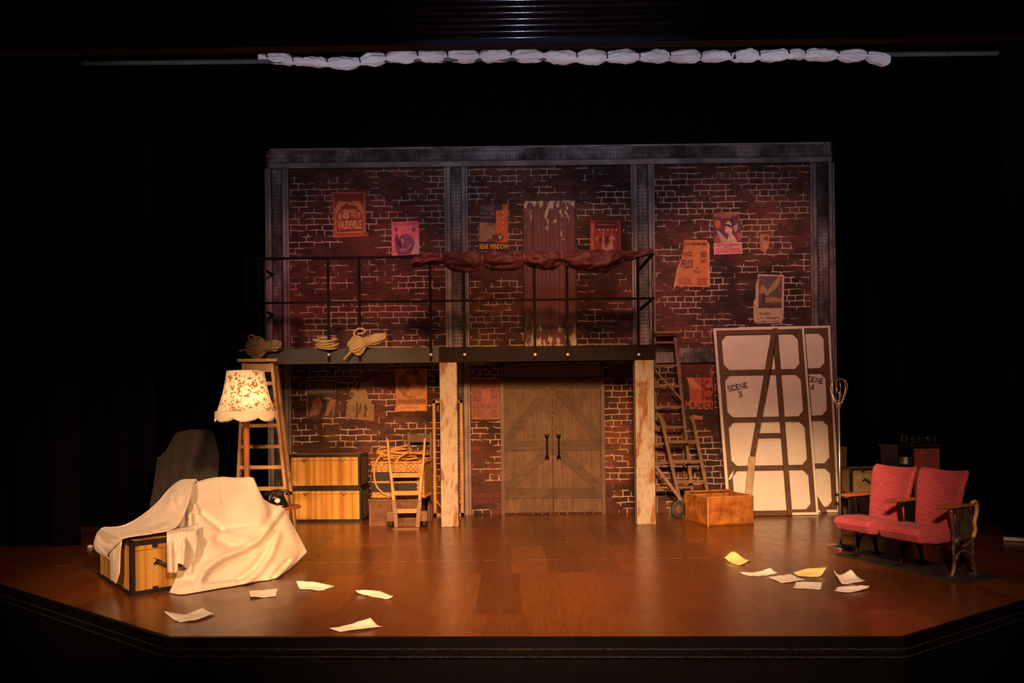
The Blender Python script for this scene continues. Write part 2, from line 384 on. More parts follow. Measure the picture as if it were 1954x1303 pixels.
def m_rope(name, col):
    m, t, b = nt(name); co = objco(t)
    wv = t.nodes.new('ShaderNodeTexWave'); wv.bands_direction = 'DIAGONAL'; wv.inputs['Scale'].default_value = 32; wv.inputs['Distortion'].default_value = 1.0; t.links.new(co, wv.inputs['Vector'])
    rp = ramp(t, [(0.1, tuple(c * 0.62 for c in col)), (0.6, col)]); t.links.new(wv.outputs['Fac'], rp.inputs[0])
    t.links.new(rp.outputs[0], b.inputs['Base Color']); b.inputs['Roughness'].default_value = 0.85
    bump(t, b, wv.outputs['Fac'], 0.5, 0.005); return m
def m_seat():
    m, t, b = nt('crimson_moquette'); co = objco(t)
    v = t.nodes.new('ShaderNodeTexVoronoi'); v.inputs['Scale'].default_value = 85; v.inputs['Randomness'].default_value = 0.45; t.links.new(co, v.inputs['Vector'])
    rp = ramp(t, [(0.15, (0.52, 0.105, 0.12)), (0.5, (0.33, 0.050, 0.066))]); t.links.new(v.outputs['Distance'], rp.inputs[0])
    n = noi(t, co, 5, 3); rn = ramp(t, [(0.3, (0.82, 0.82, 0.85)), (0.7, (1.1, 1.08, 1.1))]); t.links.new(n, rn.inputs[0])
    t.links.new(mixc(t, 1.0, rp.outputs[0], rn.outputs[0], 'MULTIPLY'), b.inputs['Base Color'])
    b.inputs['Roughness'].default_value = 0.85; b.inputs['Specular IOR Level'].default_value = 0.2; b.inputs['Sheen Weight'].default_value = 0.05
    bump(t, b, v.outputs['Distance'], 0.25, 0.003); return m
def m_linen(name, col):
    m, t, b = nt(name); co = objco(t)
    a = noi(t, objco(t, (60, 60, 6)), 6, 2); c = noi(t, objco(t, (6, 6, 60)), 6, 2); g = noi(t, co, 3, 3)
    rp = ramp(t, [(0.3, tuple(x * 0.9 for x in col)), (0.7, tuple(min(1, x * 1.05) for x in col))]); t.links.new(g, rp.inputs[0])
    t.links.new(rp.outputs[0], b.inputs['Base Color']); b.inputs['Roughness'].default_value = 0.9; b.inputs['Sheen Weight'].default_value = 0.15
    bump(t, b, mth(t, 'ADD', a, c), 0.12, 0.002); return m
def m_glass():
    m, t, b = nt('clear_glass'); b.inputs['Transmission Weight'].default_value = 1.0; b.inputs['Roughness'].default_value = 0.03
    b.inputs['IOR'].default_value = 1.45
    f = noi(t, objco(t), 4); rp = ramp(t, [(0, (0.95, 0.95, 0.95)), (1, (1, 1, 1))]); t.links.new(f, rp.inputs[0]); t.links.new(rp.outputs[0], b.inputs['Base Color']); return m

BRICK, FLOOR, STEEL, POST, REDDOOR, STRIPE = m_brick(), m_floor(), m_steel(), m_post(), m_reddoor(), m_stripe()
FLANGE = mat('worn_grey_flange', (0.29, 0.235, 0.225), 0.7, 0.35, 2.6, (1, 1, 0.8), dark=(0.075, 0.057, 0.054))
RIVETSHADE = mat('dark_rivet_and_gap_shade', (0.035, 0.026, 0.025), 0.7, 0.3, 9)
BLACKCLOTH = mat('black_serge', (0.0045, 0.0042, 0.0055), 0.95, 0.3, 20, spec=0.1)
BLACKPAINT = mat('black_paint', (0.0028, 0.0024, 0.003), 0.6, 0.3, 8, spec=0.12)
EDGEPAINT = mat('scuffed_grey_edge', (0.030, 0.029, 0.032), 0.4, 0.6, 30, (1, 4, 4))
DECKBLACK = mat('charcoal_fascia_paint', (0.013, 0.0085, 0.0085), 0.7, 0.25, 5, spec=0.15)
IRON = mat('black_iron', (0.0085, 0.0048, 0.0045), 0.7, 0.3, 14, spec=0.12)
IRONWORN = mat('worn_bronze_iron', (0.10, 0.07, 0.048), 0.42, 0.5, 18, metal=0.3)
BOLT = mat('zinc_bolt', (0.75, 0.72, 0.66), 0.35, 0.15, 30)
OAK = wood('weathered_ladder_wood', (0.62, 0.36, 0.15), (0.34, 0.17, 0.065))
OAKX = wood('weathered_tread_wood', (0.66, 0.38, 0.16), (0.38, 0.19, 0.075), 'x')
PINE = wood('orange_pine', (0.62, 0.34, 0.10), (0.40, 0.19, 0.05))
PINEX = wood('orange_pine_crosswise', (0.62, 0.34, 0.10), (0.42, 0.2, 0.055), 'x')
DARKW = wood('dark_stained_wood', (0.16, 0.075, 0.035), (0.06, 0.026, 0.013))
BARROW = wood('dusty_brown_wood', (0.27, 0.15, 0.075), (0.12, 0.06, 0.03))
BARNDOOR = wood('grey_brown_barn_board', (0.165, 0.095, 0.050), (0.085, 0.048, 0.025), 'z', 0.7, 5)
BARNDOORX = wood('grey_brown_barn_rail', (0.115, 0.066, 0.034), (0.065, 0.036, 0.018), 'x', 0.7, 5)
TRIMWOOD = wood('dull_brown_trim', (0.15, 0.085, 0.052), (0.08, 0.045, 0.03))
CRATE = mat('scuffed_orange_crate', (0.36, 0.135, 0.022), 0.45, 0.3, 9, dark=(0.14, 0.042, 0.010), bmp=0.3)
CRATEEDGE = mat('worn_crate_edge', (0.50, 0.25, 0.09), 0.5, 0.25, 20)
CHEST = wood('brown_chest_board', (0.22, 0.10, 0.042), (0.12, 0.05, 0.022), 'z', 0.6)
MAHOG = wood('red_mahogany', (0.42, 0.11, 0.035), (0.26, 0.06, 0.02), 'z', 0.3)
POLE = wood('varnished_lamp_pole', (0.50, 0.19, 0.045), (0.30, 0.10, 0.02), 'z', 0.3)
FLATWOOD = wood('dark_flat_timber', (0.16, 0.078, 0.034), (0.085, 0.04, 0.018), 'z', 0.65)
FLATWOODX = wood('dark_flat_rail', (0.16, 0.078, 0.034), (0.085, 0.04, 0.018), 'x', 0.65)
RAWWOOD = wood('raw_pale_timber', (0.62, 0.44, 0.26), (0.45, 0.29, 0.15))
CANVAS = mat('cream_flat_canvas', (0.76, 0.68, 0.56), 0.9, 0.06, 3)
EDGECANVAS = mat('cream_canvas_edge', (0.74, 0.66, 0.53), 0.9, 0.06, 9)
INK = mat('stencil_ink', (0.035, 0.028, 0.026), 0.8, 0.3, 30)
SHEET = m_linen('calico_dust_sheet', (0.80, 0.70, 0.56))
GREYSHEET = m_linen('shade_darkened_grey_sheet', (0.056, 0.044, 0.036))  # grey cloth, darkened in its colour for the weak light there
WHITECLOTH = m_linen('white_rolled_cloth', (0.74, 0.73, 0.76))
REDCLOTH = mat('wine_red_satin', (0.105, 0.012, 0.015), 0.6, 0.25, 9, sheen=0.2)
TIE = mat('pale_tie_cord', (0.42, 0.26, 0.22), 0.8, 0.2, 30)
BLACKTIE = mat('black_tie_tape', (0.008, 0.008, 0.01), 0.8, 0.2, 30)
ROPE = m_rope('pale_manila_rope', (0.66, 0.47, 0.25))
ROPEGREY = m_rope('greyish_hemp_rope', (0.42, 0.28, 0.16))
ROPEGOLD = m_rope('golden_hemp_rope', (0.60, 0.33, 0.10))
WICKER = m_weave('woven_wicker', (0.66, 0.36, 0.11), (0.26, 0.11, 0.03), 110, 42)
WICKERDK = m_weave('dark_wicker_chest', (0.19, 0.078, 0.03), (0.085, 0.032, 0.013), 150, 55)
BANDBLACK = mat('black_hamper_band', (0.018, 0.014, 0.013), 0.5, 0.2, 10)
BANDLEATHER = mat('black_trunk_binding', (0.016, 0.012, 0.010), 0.42, 0.4, 18)
TRUNKSIDE = mat('brown_trunk_side', (0.20, 0.10, 0.05), 0.7, 0.25, 9)
BRASS = mat('tarnished_brass', (0.55, 0.36, 0.13), 0.35, 0.25, 20, metal=0.8)
BAKELITE = mat('black_bakelite', (0.010, 0.008, 0.008), 0.15, 0.2, 10)
DIALWHITE = mat('white_dial_card', (0.85, 0.80, 0.70), 0.4, 0.05, 20)
FRINGE = m_linen('cream_fringe', (0.86, 0.76, 0.52))
STEELBR = mat('brushed_steel_stand', (0.62, 0.52, 0.42), 0.32, 0.15, 30, metal=0.85)
RUBBER = mat('black_rubber', (0.045, 0.037, 0.032), 0.7, 0.2, 20)
SEATRED = m_seat()
ARMWOOD = wood('polished_arm_wood', (0.40, 0.13, 0.04), (0.22, 0.065, 0.02), 'y', 0.3)
BASEBOARD = mat('dark_base_board', (0.030, 0.022, 0.019), 0.5, 0.3, 7)
YELLOWIRON = mat('ochre_iron_scroll', (0.48, 0.30, 0.07), 0.5, 0.3, 20)
PAPERW = mat('white_script_paper', (0.86, 0.82, 0.74), 0.9, 0.06, 8, bmp=0.05)
PAPERY = mat('yellow_script_paper', (0.90, 0.74, 0.27), 0.9, 0.06, 8, bmp=0.05)
PIPE = mat('grey_pipe', (0.085, 0.09, 0.09), 0.5, 0.2, 12)
SLAT = mat('dark_varnished_slat', (0.030, 0.013, 0.010), 0.16, 0.4, 6, (0.4, 3, 3), spec=0.6)
HEADEDGE = mat('grey_header_edge', (0.008, 0.011, 0.02), 0.7, 0.3, 10)
GLASS = m_glass()
PLAINCARD = mat('off_white_cardboard', (0.5, 0.44, 0.38), 0.9, 0.1, 10)
REDPANEL = mat('red_cabinet_panel', (0.30, 0.055, 0.025), 0.45, 0.2, 6)
DARKCAB = mat('near_black_cabinet', (0.009, 0.005, 0.005), 0.4, 0.3, 6)

# ------------------------------------------------------------------ the stage itself
WY = 9.45                                   # face of the painted brick wall
fl = [P(325, 1214, Z=0), P(1720, 1213, Z=0), P(1954, 1143, Z=0), None, None, None, None, P(0, 1113, Z=0)]
e = (fl[2] - fl[1]).normalized(); fl[3] = fl[2] + e * 3.0
e = (fl[7] - fl[0]).normalized(); fl[6] = fl[7] + e * 2.2
fl[4] = Vector((fl[3].x, 12.2, 0)); fl[5] = Vector((fl[6].x, 12.2, 0))
b = MB(); n = len(fl)
b.add([Vector((p.x, p.y, 0)) for p in fl] + [Vector((p.x, p.y, -0.045)) for p in fl], [tuple(range(n)), tuple(range(2 * n - 1, n - 1, -1))] + [(i, i + n, (i + 1) % n + n, (i + 1) % n) for i in range(n)])
struct(b.build('floor', FLOOR))
def edge_run(z0, z1, out, dep, name, m):
    b = MB(); line = [fl[6], fl[7], fl[0], fl[1], fl[2], fl[3]]
    for p, q in ((line[0], line[2]), (line[2], line[3]), (line[3], line[5])):
        d = (q - p).normalized(); nn = Vector((d.y, -d.x, 0)); 
        mid = (p + q) / 2 + nn * (out - dep / 2)
        b.beam(mid + (p - q) / 2 + Vector((0, 0, (z0 + z1) / 2)), mid + (q - p) / 2 + Vector((0, 0, (z0 + z1) / 2)), dep, z1 - z0, nn)
    return struct(b.build(name, m))
edge_run(-0.062, -0.001, 0.03, 0.028, 'trim_1', BLACKPAINT)
edge_run(-0.070, -0.062, 0.034, 0.030, 'trim_2', EDGEPAINT)
edge_run(-0.108, -0.070, 0.03, 0.028, 'trim_3', BLACKPAINT)
edge_run(-0.115, -0.108, 0.036, 0.034, 'trim_4', EDGEPAINT)
edge_run(-1.0, -0.115, 0.02, 0.02, 'wall_front', BLACKPAINT)
b = MB(); b.box(-9, 9, -4, 6.6, -1.06, -1.0); struct(b.build('floor_auditorium', BLACKPAINT))
# dark house behind and beside
b = MB(); b.box(-9, 9, 12.0, 12.1, -1, 8); struct(b.build('wall_rear', BLACKPAINT))
b = MB(); b.box(-4.85, -4.75, 6.0, 6.5, 0.0, 5.4); b.box(-9, -4.75, 5.9, 6.0, -1, 5.4); struct(b.build('wall_left', BLACKPAINT))
b = MB(); b.box(4.9, 5.0, 5.75, 6.3, 0.0, 5.4); b.box(4.9, 9, 5.65, 5.75, -1, 5.4); struct(b.build('wall_right', BLACKPAINT))

# header over the proscenium: slatted, with a grey lower edge
HY = 5.6
pL, pR = P(-400, 108, Y=HY), P(2400, 66, Y=HY)
zL = P(500, 92, Y=HY).z; zR = P(1500, 77, Y=HY).z
b = MB(); tilt = ((zR - zL) / (P(1500, 77, Y=HY).x - P(500, 92, Y=HY).x))
def hz(x): return zL + (x - P(500, 92, Y=HY).x) * tilt
for k in range(14):
    z = 0.055 + k * 0.0455
    b.tube([(-6, HY + 0.01 - k * 0.004, hz(-6) + z), (0, HY + 0.01 - k * 0.004, hz(0) + z), (6, HY + 0.01 - k * 0.004, hz(6) + z)], 0.0215, 10)
b.beam((-6, HY + 0.05, hz(-6) + 0.4), (6, HY + 0.05, hz(6) + 0.4), 0.72, 0.04, (0, 0, 1))
struct(b.build('wall_header', SLAT))
b = MB(); b.beam((-6, HY + 0.02, hz(-6) + 0.012), (6, HY + 0.02, hz(6) + 0.012), 0.034, 0.10, (0, 0, 1)); struct(b.build('trim_5', HEADEDGE))

# black masking curtains
def curtain(name, x0, x1, Y, z0, z1, label, seed):
    rows = []; N = int((x1 - x0) * 14) + 8
    for z in (z0, (z0 + z1) / 2, z1):
        rows.append([Vector((x0 + (x1 - x0) * k / N, Y + 0.05 * math.sin(k * 1.05 + seed) + 0.03 * nz((k * 0.37, seed, z)), z)) for k in range(N + 1)])
    o = MB().grid(rows).build(name, BLACKCLOTH, solid=0.012)
    return tag(o, label, 'curtain')
xa = P(148, 700, Y=7.5).x; xb = P(297, 700, Y=8.85).x; xc = P(1920, 700, Y=7.5).x; xd = P(1800, 700, Y=9.3).x
curtain('masking_curtain', xa - 2.6, xa, 7.5, 0.005, 5.6, 'black masking curtain nearest the audience on the left side', 0.3)
curtain('masking_curtain', xb - 2.4, xb, 8.85, 0.005, 5.6, 'black masking curtain behind the grey covered chair, far left', 1.3)
curtain('masking_curtain', xc, xc + 2.6, 7.5, 0.005, 5.6, 'black masking curtain nearest the audience on the right side', 2.3)
curtain('masking_curtain', xd, xd + 2.4, 9.3, 0.005, 5.6, 'black masking curtain behind the glasses cabinet, far right', 3.3)
curtain('backdrop_curtain', -6, 6.4, 11.0, 0.005, 7.2, 'full-width black backdrop curtain behind and above the brick wall', 4.1)

# ------------------------------------------------------------------ painted brick wall with steelwork and doors
def W(px, py, Y=WY): return P(px, py, Y=Y)
zt = W(1050, 279).z
xl, xr = W(512, 600).x, W(1592, 600).x
b = MB(); b.box(xl, xr, WY, WY + 0.05, 0, zt - 0.02); wall = struct(b.build('wall_back', BRICK))
def rivet(b, x, y, z, r=0.008, mi=0):
    b.lathe([(r, 0), (r * 0.7, 0.004), (0.0005, 0.006)], (x, y, z), 6, mi, Matrix.Rotation(PI / 2, 4, 'X'), False)
def steel_column(name, x0, x1, z0, z1, inner=None):
    b = MB(); w_ = x1 - x0
    b.box(x0, x1, WY - 0.012, WY, z0, z1)
    b.box(x0, x0 + 0.075, WY - 0.035, WY - 0.012, z0, z1, 1); b.box(x1 - 0.075, x1, WY - 0.035, WY - 0.012, z0, z1, 1)
    for xx in (x0 + 0.082, x0 + 0.028, x1 - 0.082, x1 - 0.028): b.box(xx - 0.004, xx + 0.004, WY - 0.037, WY - 0.013, z0, z1, 2)  # dark strips stand in for the shadow gaps beside the flanges
    for f in (0.36, 0.5, 0.64):
        z = z0 + 0.04
        while z < z1 - 0.03:
            rivet(b, x0 + w_ * f, WY - 0.012, z, 0.0095, 2); z += 0.046
    return struct(b.build(name, [STEEL, FLANGE, RIVETSHADE]))
xcols = [(W(509, 500).x, W(553, 500).x), (W(850, 500).x, W(894, 500).x), (W(1205, 500).x, W(1249, 500).x), (W(1546, 500).x, W(1592, 500).x)]
ztb = W(1050, 317).z                         # underside of the top beam
for i, (a, c) in enumerate(xcols): steel_column('trim_%d' % (10 + i), a, c, 0.0, ztb)
b = MB(); xt0, xt1 = W(516, 290).x, W(1584, 290).x
b.box(xt0, xt1, WY - 0.014, WY, ztb, zt); b.box(xt0, xt1, WY - 0.038, WY - 0.014, ztb, ztb + 0.065, 1); b.box(xt0, xt1, WY - 0.03, WY - 0.014, zt - 0.02, zt, 1); b.box(xt0, xt1, WY - 0.039, WY - 0.014, ztb + 0.066, ztb + 0.076, 2); b.box(xt0, xt1, WY - 0.0385, WY - 0.014, ztb - 0.008, ztb, 2)  # the two dark strips stand in for shadow along the lower flange
for zz in (0.10, 0.14, 0.2):
    x = xt0 + 0.05
    while x < xt1 - 0.04:
        rivet(b, x, WY - 0.014, ztb + zz, 0.0085, 2); x += 0.042
struct(b.build('trim_14', [STEEL, FLANGE, RIVETSHADE]))
b = MB(); z0, z1 = W(1310, 692).z, W(1310, 664).z
for a, c in zip(xcols[:-1], xcols[1:]):
    b.box(a[1], c[0], WY - 0.012, WY, z0, z1); b.box(a[1], c[0], WY - 0.03, WY - 0.012, z0, z0 + 0.03)
    x = a[1] + 0.05
    while x < c[0] - 0.03:
        for zz in (0.07, 0.11): rivet(b, x, WY - 0.012, z0 + zz, 0.0085, 2)
        x += 0.045
struct(b.build('trim_15', [STEEL, FLANGE, RIVETSHADE]))
# barn doors
dx0, dx1 = W(963, 850).x, W(1146, 850).x; dzt = W(1055, 699).z
d1 = thing('door_1', 'double barn door of grey-brown boards with diagonal braces under the balcony', 'door', ((dx0 + dx1) / 2, WY, 0)); struct(d1)
dw = (dx1 - dx0) / 2; hgt = dzt
for sgn, nm in ((-1, 'left'), (1, 'right')):
    b = MB(); xa_, xb_ = (-dw, -0.004) if sgn < 0 else (0.004, dw)
    nb = 5
    for k in range(nb):
        xx0 = xa_ + (xb_ - xa_) * k / nb; xx1 = xa_ + (xb_ - xa_) * (k + 1) / nb
        b.box(xx0 + 0.0015, xx1 - 0.0015, -0.03, -0.001, 0.02, hgt)
    leaf = b.build('door_leaf', BARNDOOR, d1)
    b = MB(); q = 0.125
    for zc in (hgt * 0.885, hgt * 0.465, 0.27): b.box(xa_, xb_, -0.045, -0.03, zc - q / 2 + (-.0), zc + q / 2)
    lo, hi = (xa_ + 0.03, xb_ - 0.03)
    o_, i_ = (lo, hi) if sgn < 0 else (hi, lo)
    for za, zb in ((hgt * 0.465 + 0.07, hgt * 0.885 - 0.03), (0.27 + 0.07, hgt * 0.465 - 0.05)):
        b.beam((o_, -0.0375, za), (i_, -0.0375, zb), 0.10, 0.015, (0, 1, 0)) if False else b.beam((o_, -0.0375, za), (i_, -0.0375, zb), 0.0128, 0.11, (0, 1, 0))
    b.build('brace_boards', BARNDOORX, leaf)
    b = MB(); hx = sgn * 0.075; zc = hgt * 0.455
    b.tube(crv([(hx, -0.05, zc + 0.12), (hx, -0.075, zc + 0.09), (hx, -0.085, zc), (hx, -0.075, zc - 0.09), (hx, -0.05, zc - 0.12)], 4), 0.012, 8)
    for s_ in (-1, 1):
        b.lathe([(0.026, 0), (0.018, 0.01), (0.001, 0.014)], (hx, -0.045, zc + s_ * 0.13), 8, 0, Matrix.Rotation(PI / 2, 4, 'X'), False)
        b.box(hx - 0.028, hx - 0.014, -0.052, -0.045, zc + s_ * 0.155 - 0.012, zc + s_ * 0.155 + 0.012); b.box(hx + 0.014, hx + 0.028, -0.052, -0.045, zc + s_ * 0.155 - 0.012, zc + s_ * 0.155 + 0.012)
    b.build('door_handle', IRON, leaf)
b = MB(); fw = 0.05
b.box(-dw - fw, -dw - 0.003, -0.05, 0, 0, hgt + fw); b.box(dw + 0.003, dw + fw, -0.05, 0, 0, hgt + fw); b.box(-dw - fw, dw + fw, -0.05, 0, hgt + 0.003, hgt + fw)
b.build('door_frame', TRIMWOOD, d1)
# red door on the balcony
rx0, rx1 = W(1001, 520).x, W(1098, 520).x; rz0, rz1 = W(1050, 662).z, W(1050, 384).z
d2 = thing('door_2', 'flaking red plank door behind the balcony rail', 'door', ((rx0 + rx1) / 2, WY, 0)); struct(d2)
hw = (rx1 - rx0) / 2
MB().box(-hw, hw, -0.02, -0.001, rz0, rz1).build('door_leaf', REDDOOR, d2)
b = MB(); b.box(-hw - 0.02, -hw, -0.03, 0, rz0, rz1 + 0.05); b.box(hw, hw + 0.02, -0.03, 0, rz0, rz1 + 0.05); b.box(-hw - 0.16, hw + 0.2, -0.028, 0, rz1, rz1 + 0.06)
b.build('door_frame', mat('dark_red_frame', (0.045, 0.016, 0.013), 0.7, 0.3, 9), d2)

# ------------------------------------------------------------------ posters
INKS = {}
def ink(c, nm=None):
    k = tuple(round(x, 3) for x in c)
    if k not in INKS: INKS[k] = mat('poster_ink_%d' % len(INKS), c, 0.85, 0.16, 26, bmp=0)
    return INKS[k]
def poster(quad, paper, label, items, outline=None, group=None, seed=0.0):
    """quad: pixel corners TL, TR, BR, BL on the wall; items in 0..1 poster space (y up)"""
    TL, TR, BR, BL = [W(*q) for q in quad]
    def at(u, v, lift):
        p = (BL * (1 - u) + BR * u) * (1 - v) + (TL * (1 - u) + TR * u) * v
        return Vector((p.x, WY - 0.006 - lift, p.z))
    pm = [ink(paper)]; idx = {}
    b = MB(); out = outline or [(0, 0), (1, 0), (1, 1), (0, 1)]
    n = len(out); vs = [at(u, v, 0.001) for u, v in out] + [at(u, v, -0.0005) for u, v in out]
    b.add(vs, [tuple(range(n)), tuple(range(2 * n - 1, n - 1, -1))] + [(i, i + n, (i + 1) % n + n, (i + 1) % n) for i in range(n)])
    lift = 0.0018
    for it in items:
        c = it[0]
        if c not in idx: idx[c] = len(pm); pm.append(ink(c))
        lift += 0.0002
        if it[1] == 'p': b.add([at(u, v, lift) for u, v in it[2]], [tuple(range(len(it[2])))], idx[c])
        elif it[1] == 'r':
            x0, y0, x1, y1 = it[2]; b.add([at(x0, y0, lift), at(x1, y0, lift), at(x1, y1, lift), at(x0, y1, lift)], [(0, 1, 2, 3)], idx[c])
        elif it[1] == 't':
            x0, y0, x1, y1 = it[3]; vs, fs = text_mesh(it[2], it[4] if len(it) > 4 else 0.02)
            b.add([at(x0 + u * (x1 - x0), y0 + v * (y1 - y0), lift) for u, v in vs], fs, idx[c])
    root = b.build('poster', pm)
    return tag(root, label, 'poster', group or 'posters pasted on the brick wall')
def lines(c, x0, x1, y0, y1, n, seed=1):
    r = random.Random(seed); out = []
    for k in range(n):
        y = y1 - (y1 - y0) * (k + 0.5) / n; h = (y1 - y0) / n * 0.28
        x = x0
        while x < x1 - 0.02:
            w_ = min(r.uniform(0.05, 0.16), x1 - x); out.append((c, 'r', (x, y - h, x + w_ * 0.8, y + h))); x += w_
    return out
OR, DK = (0.42, 0.10, 0.045), (0.10, 0.022, 0.018)
TAN = (0.50, 0.22, 0.09)
poster([(634, 367), (697, 366), (699, 451), (637, 454)], (0.44, 0.12, 0.055), 'orange poster with bold 10 ACTS lettering on the upper left brick', [
    ((0.30, 0.045, 0.03), 'r', (0.05, 0.05, 0.95, 0.97)), ((0.20, 0.025, 0.02), 'r', (0.05, 0.80, 0.95, 0.95)),
    (TAN, 'p', [(0.06, 0.62), (0.2, 0.79), (0.40, 0.79), (0.5, 0.74), (0.60, 0.79), (0.82, 0.79), (0.94, 0.62), (0.94, 0.1), (0.06, 0.1)]),
    ((0.26, 0.035, 0.025), 'p', ell(0.5, 0.42, 0.40, 0.28, 24, 0, PI) + [(0.10, 0.12), (0.90, 0.12)]), (TAN, 'p', ell(0.5, 0.58, 0.24, 0.05, 14)),
    ((0.24, 0.03, 0.02), 'p', ell(0.5, 0.66, 0.26, 0.05, 14)), ((0.24, 0.03, 0.02), 'p', ell(0.42, 0.72, 0.05, 0.04, 8)),
    ((0.66, 0.34, 0.14), 't', '10', (0.17, 0.40, 0.50, 0.54), 0.06), ((0.60, 0.30, 0.12), 't', 'ACTS', (0.54, 0.45, 0.84, 0.545), 0.05),
    ((0.50, 0.22, 0.09), 'r', (0.54, 0.415, 0.86, 0.435)), ((0.64, 0.33, 0.13), 't', 'VAUDEVILLE', (0.13, 0.17, 0.87, 0.37), 0.05),
    ((0.48, 0.16, 0.07), 'r', (0.08, 0.075, 0.92, 0.10))])
poster([(747, 424), (799, 422), (801, 485), (748, 488)], (0.80, 0.20, 0.26), 'bright pink poster with a dark crouching figure holding a lined fan', [
    ((0.62, 0.13, 0.18), 'r', (0.03, 0.88, 0.95, 0.96)), ((0.60, 0.42, 0.42), 'p', [(0.75, 0.02), (0.99, 0.02), (0.99, 0.5), (0.84, 0.4)]),
    ((0.19, 0.065, 0.13), 'p', [(0.12, 0.3), (0.12, 0.55), (0.17, 0.66), (0.22, 0.62), (0.25, 0.5), (0.36, 0.6), (0.55, 0.64), (0.75, 0.5), (0.84, 0.34), (0.74, 0.14), (0.66, 0.02), (0.22, 0.02), (0.15, 0.12)]),
    ((0.33, 0.13, 0.22), 'p', ell(0.58, 0.42, 0.23, 0.19, 18)), ((0.07, 0.025, 0.055), 'p', [(0.14, 0.5), (0.3, 0.42), (0.36, 0.22), (0.22, 0.3)]),
    ((0.13, 0.045, 0.10), 'p', ell(0.17, 0.77, 0.05, 0.06, 10)), ((0.30, 0.10, 0.16), 'p', ell(0.80, 0.75, 0.07, 0.08, 10)),
    ((0.80, 0.45, 0.45), 'p', [(0.35, 0.5), (0.39, 0.5), (0.44, 0.38), (0.4, 0.36)]), ((0.80, 0.50, 0.50), 'p', [(0.58, 0.18), (0.61, 0.17), (0.72, 0.30), (0.69, 0.31)]),
    ((0.80, 0.5, 0.45), 'p', [(0.18, 0.69), (0.2, 0.7), (0.28, 0.58), (0.26, 0.58)]),
    ((0.36, 0.15, 0.24), 'p', ell(0.42, 0.14, 0.16, 0.07, 12))] + [((0.12, 0.04, 0.08), 'p', [(0.40 + k * 0.01, 0.53 - k * 0.045), (0.76, 0.50 - k * 0.045), (0.76, 0.487 - k * 0.045), (0.40 + k * 0.01, 0.517 - k * 0.045)]) for k in range(6)], seed=2)
RB = (0.62, 0.14, 0.035)
poster([(914, 389), (970, 389), (970, 484), (913, 484)], (0.060, 0.042, 0.045), 'film poster reading REAR WINDOW with an orange block of flats, left of the red door', [
    (RB, 'p', [(0.56, 0.18), (0.99, 0.18), (0.99, 0.99), (0.80, 0.99), (0.80, 0.88), (0.58, 0.86)]), ((0.42, 0.20, 0.11), 'p', [(0.02, 0.24), (0.56, 0.24), (0.56, 0.62), (0.02, 0.64)]),
    ((0.30, 0.14, 0.09), 't', 'STEWART', (0.06, 0.84, 0.55, 0.96), 0.02), ((0.26, 0.12, 0.08), 'r', (0.06, 0.79, 0.3, 0.82)), ((0.26, 0.12, 0.08), 'r', (0.38, 0.77, 0.55, 0.83)),
    ((0.30, 0.15, 0.10), 'r', (0.06, 0.71, 0.44, 0.74)), ((0.12, 0.05, 0.04), 'p', [(0.02, 0.66), (0.56, 0.62), (0.56, 0.6), (0.02, 0.635)]),
    ((0.16, 0.06, 0.045), 'p', [(0.25, 0.25), (0.5, 0.38), (0.75, 0.40), (0.86, 0.3), (0.7, 0.24)]), ((0.60, 0.33, 0.2), 'p', ell(0.40, 0.33, 0.055, 0.04, 10)), ((0.60, 0.33, 0.2), 'p', ell(0.72, 0.33, 0.055, 0.04, 10)),
    ((0.17, 0.06, 0.035), 'p', [(0.26, 0.5), (0.32, 0.6), (0.5, 0.585), (0.54, 0.5), (0.5, 0.56), (0.34, 0.57)]), ((0.50, 0.24, 0.12), 'r', (0.05, 0.48, 0.18, 0.60)),
    ((0.03, 0.014, 0.012), 'r', (0.02, 0.03, 0.99, 0.22)), ((0.72, 0.33, 0.045), 't', 'REAR WINDOW', (0.03, 0.085, 0.99, 0.20), 0.04), ((0.25, 0.09, 0.04), 'r', (0.03, 0.03, 0.35, 0.055))]
    + [((0.80, 0.30, 0.12), 'r', (0.62 + i * 0.17, 0.50 + k * 0.10, 0.68 + i * 0.17, 0.54 + k * 0.10)) for i in range(2) for k in range(4)], seed=3)
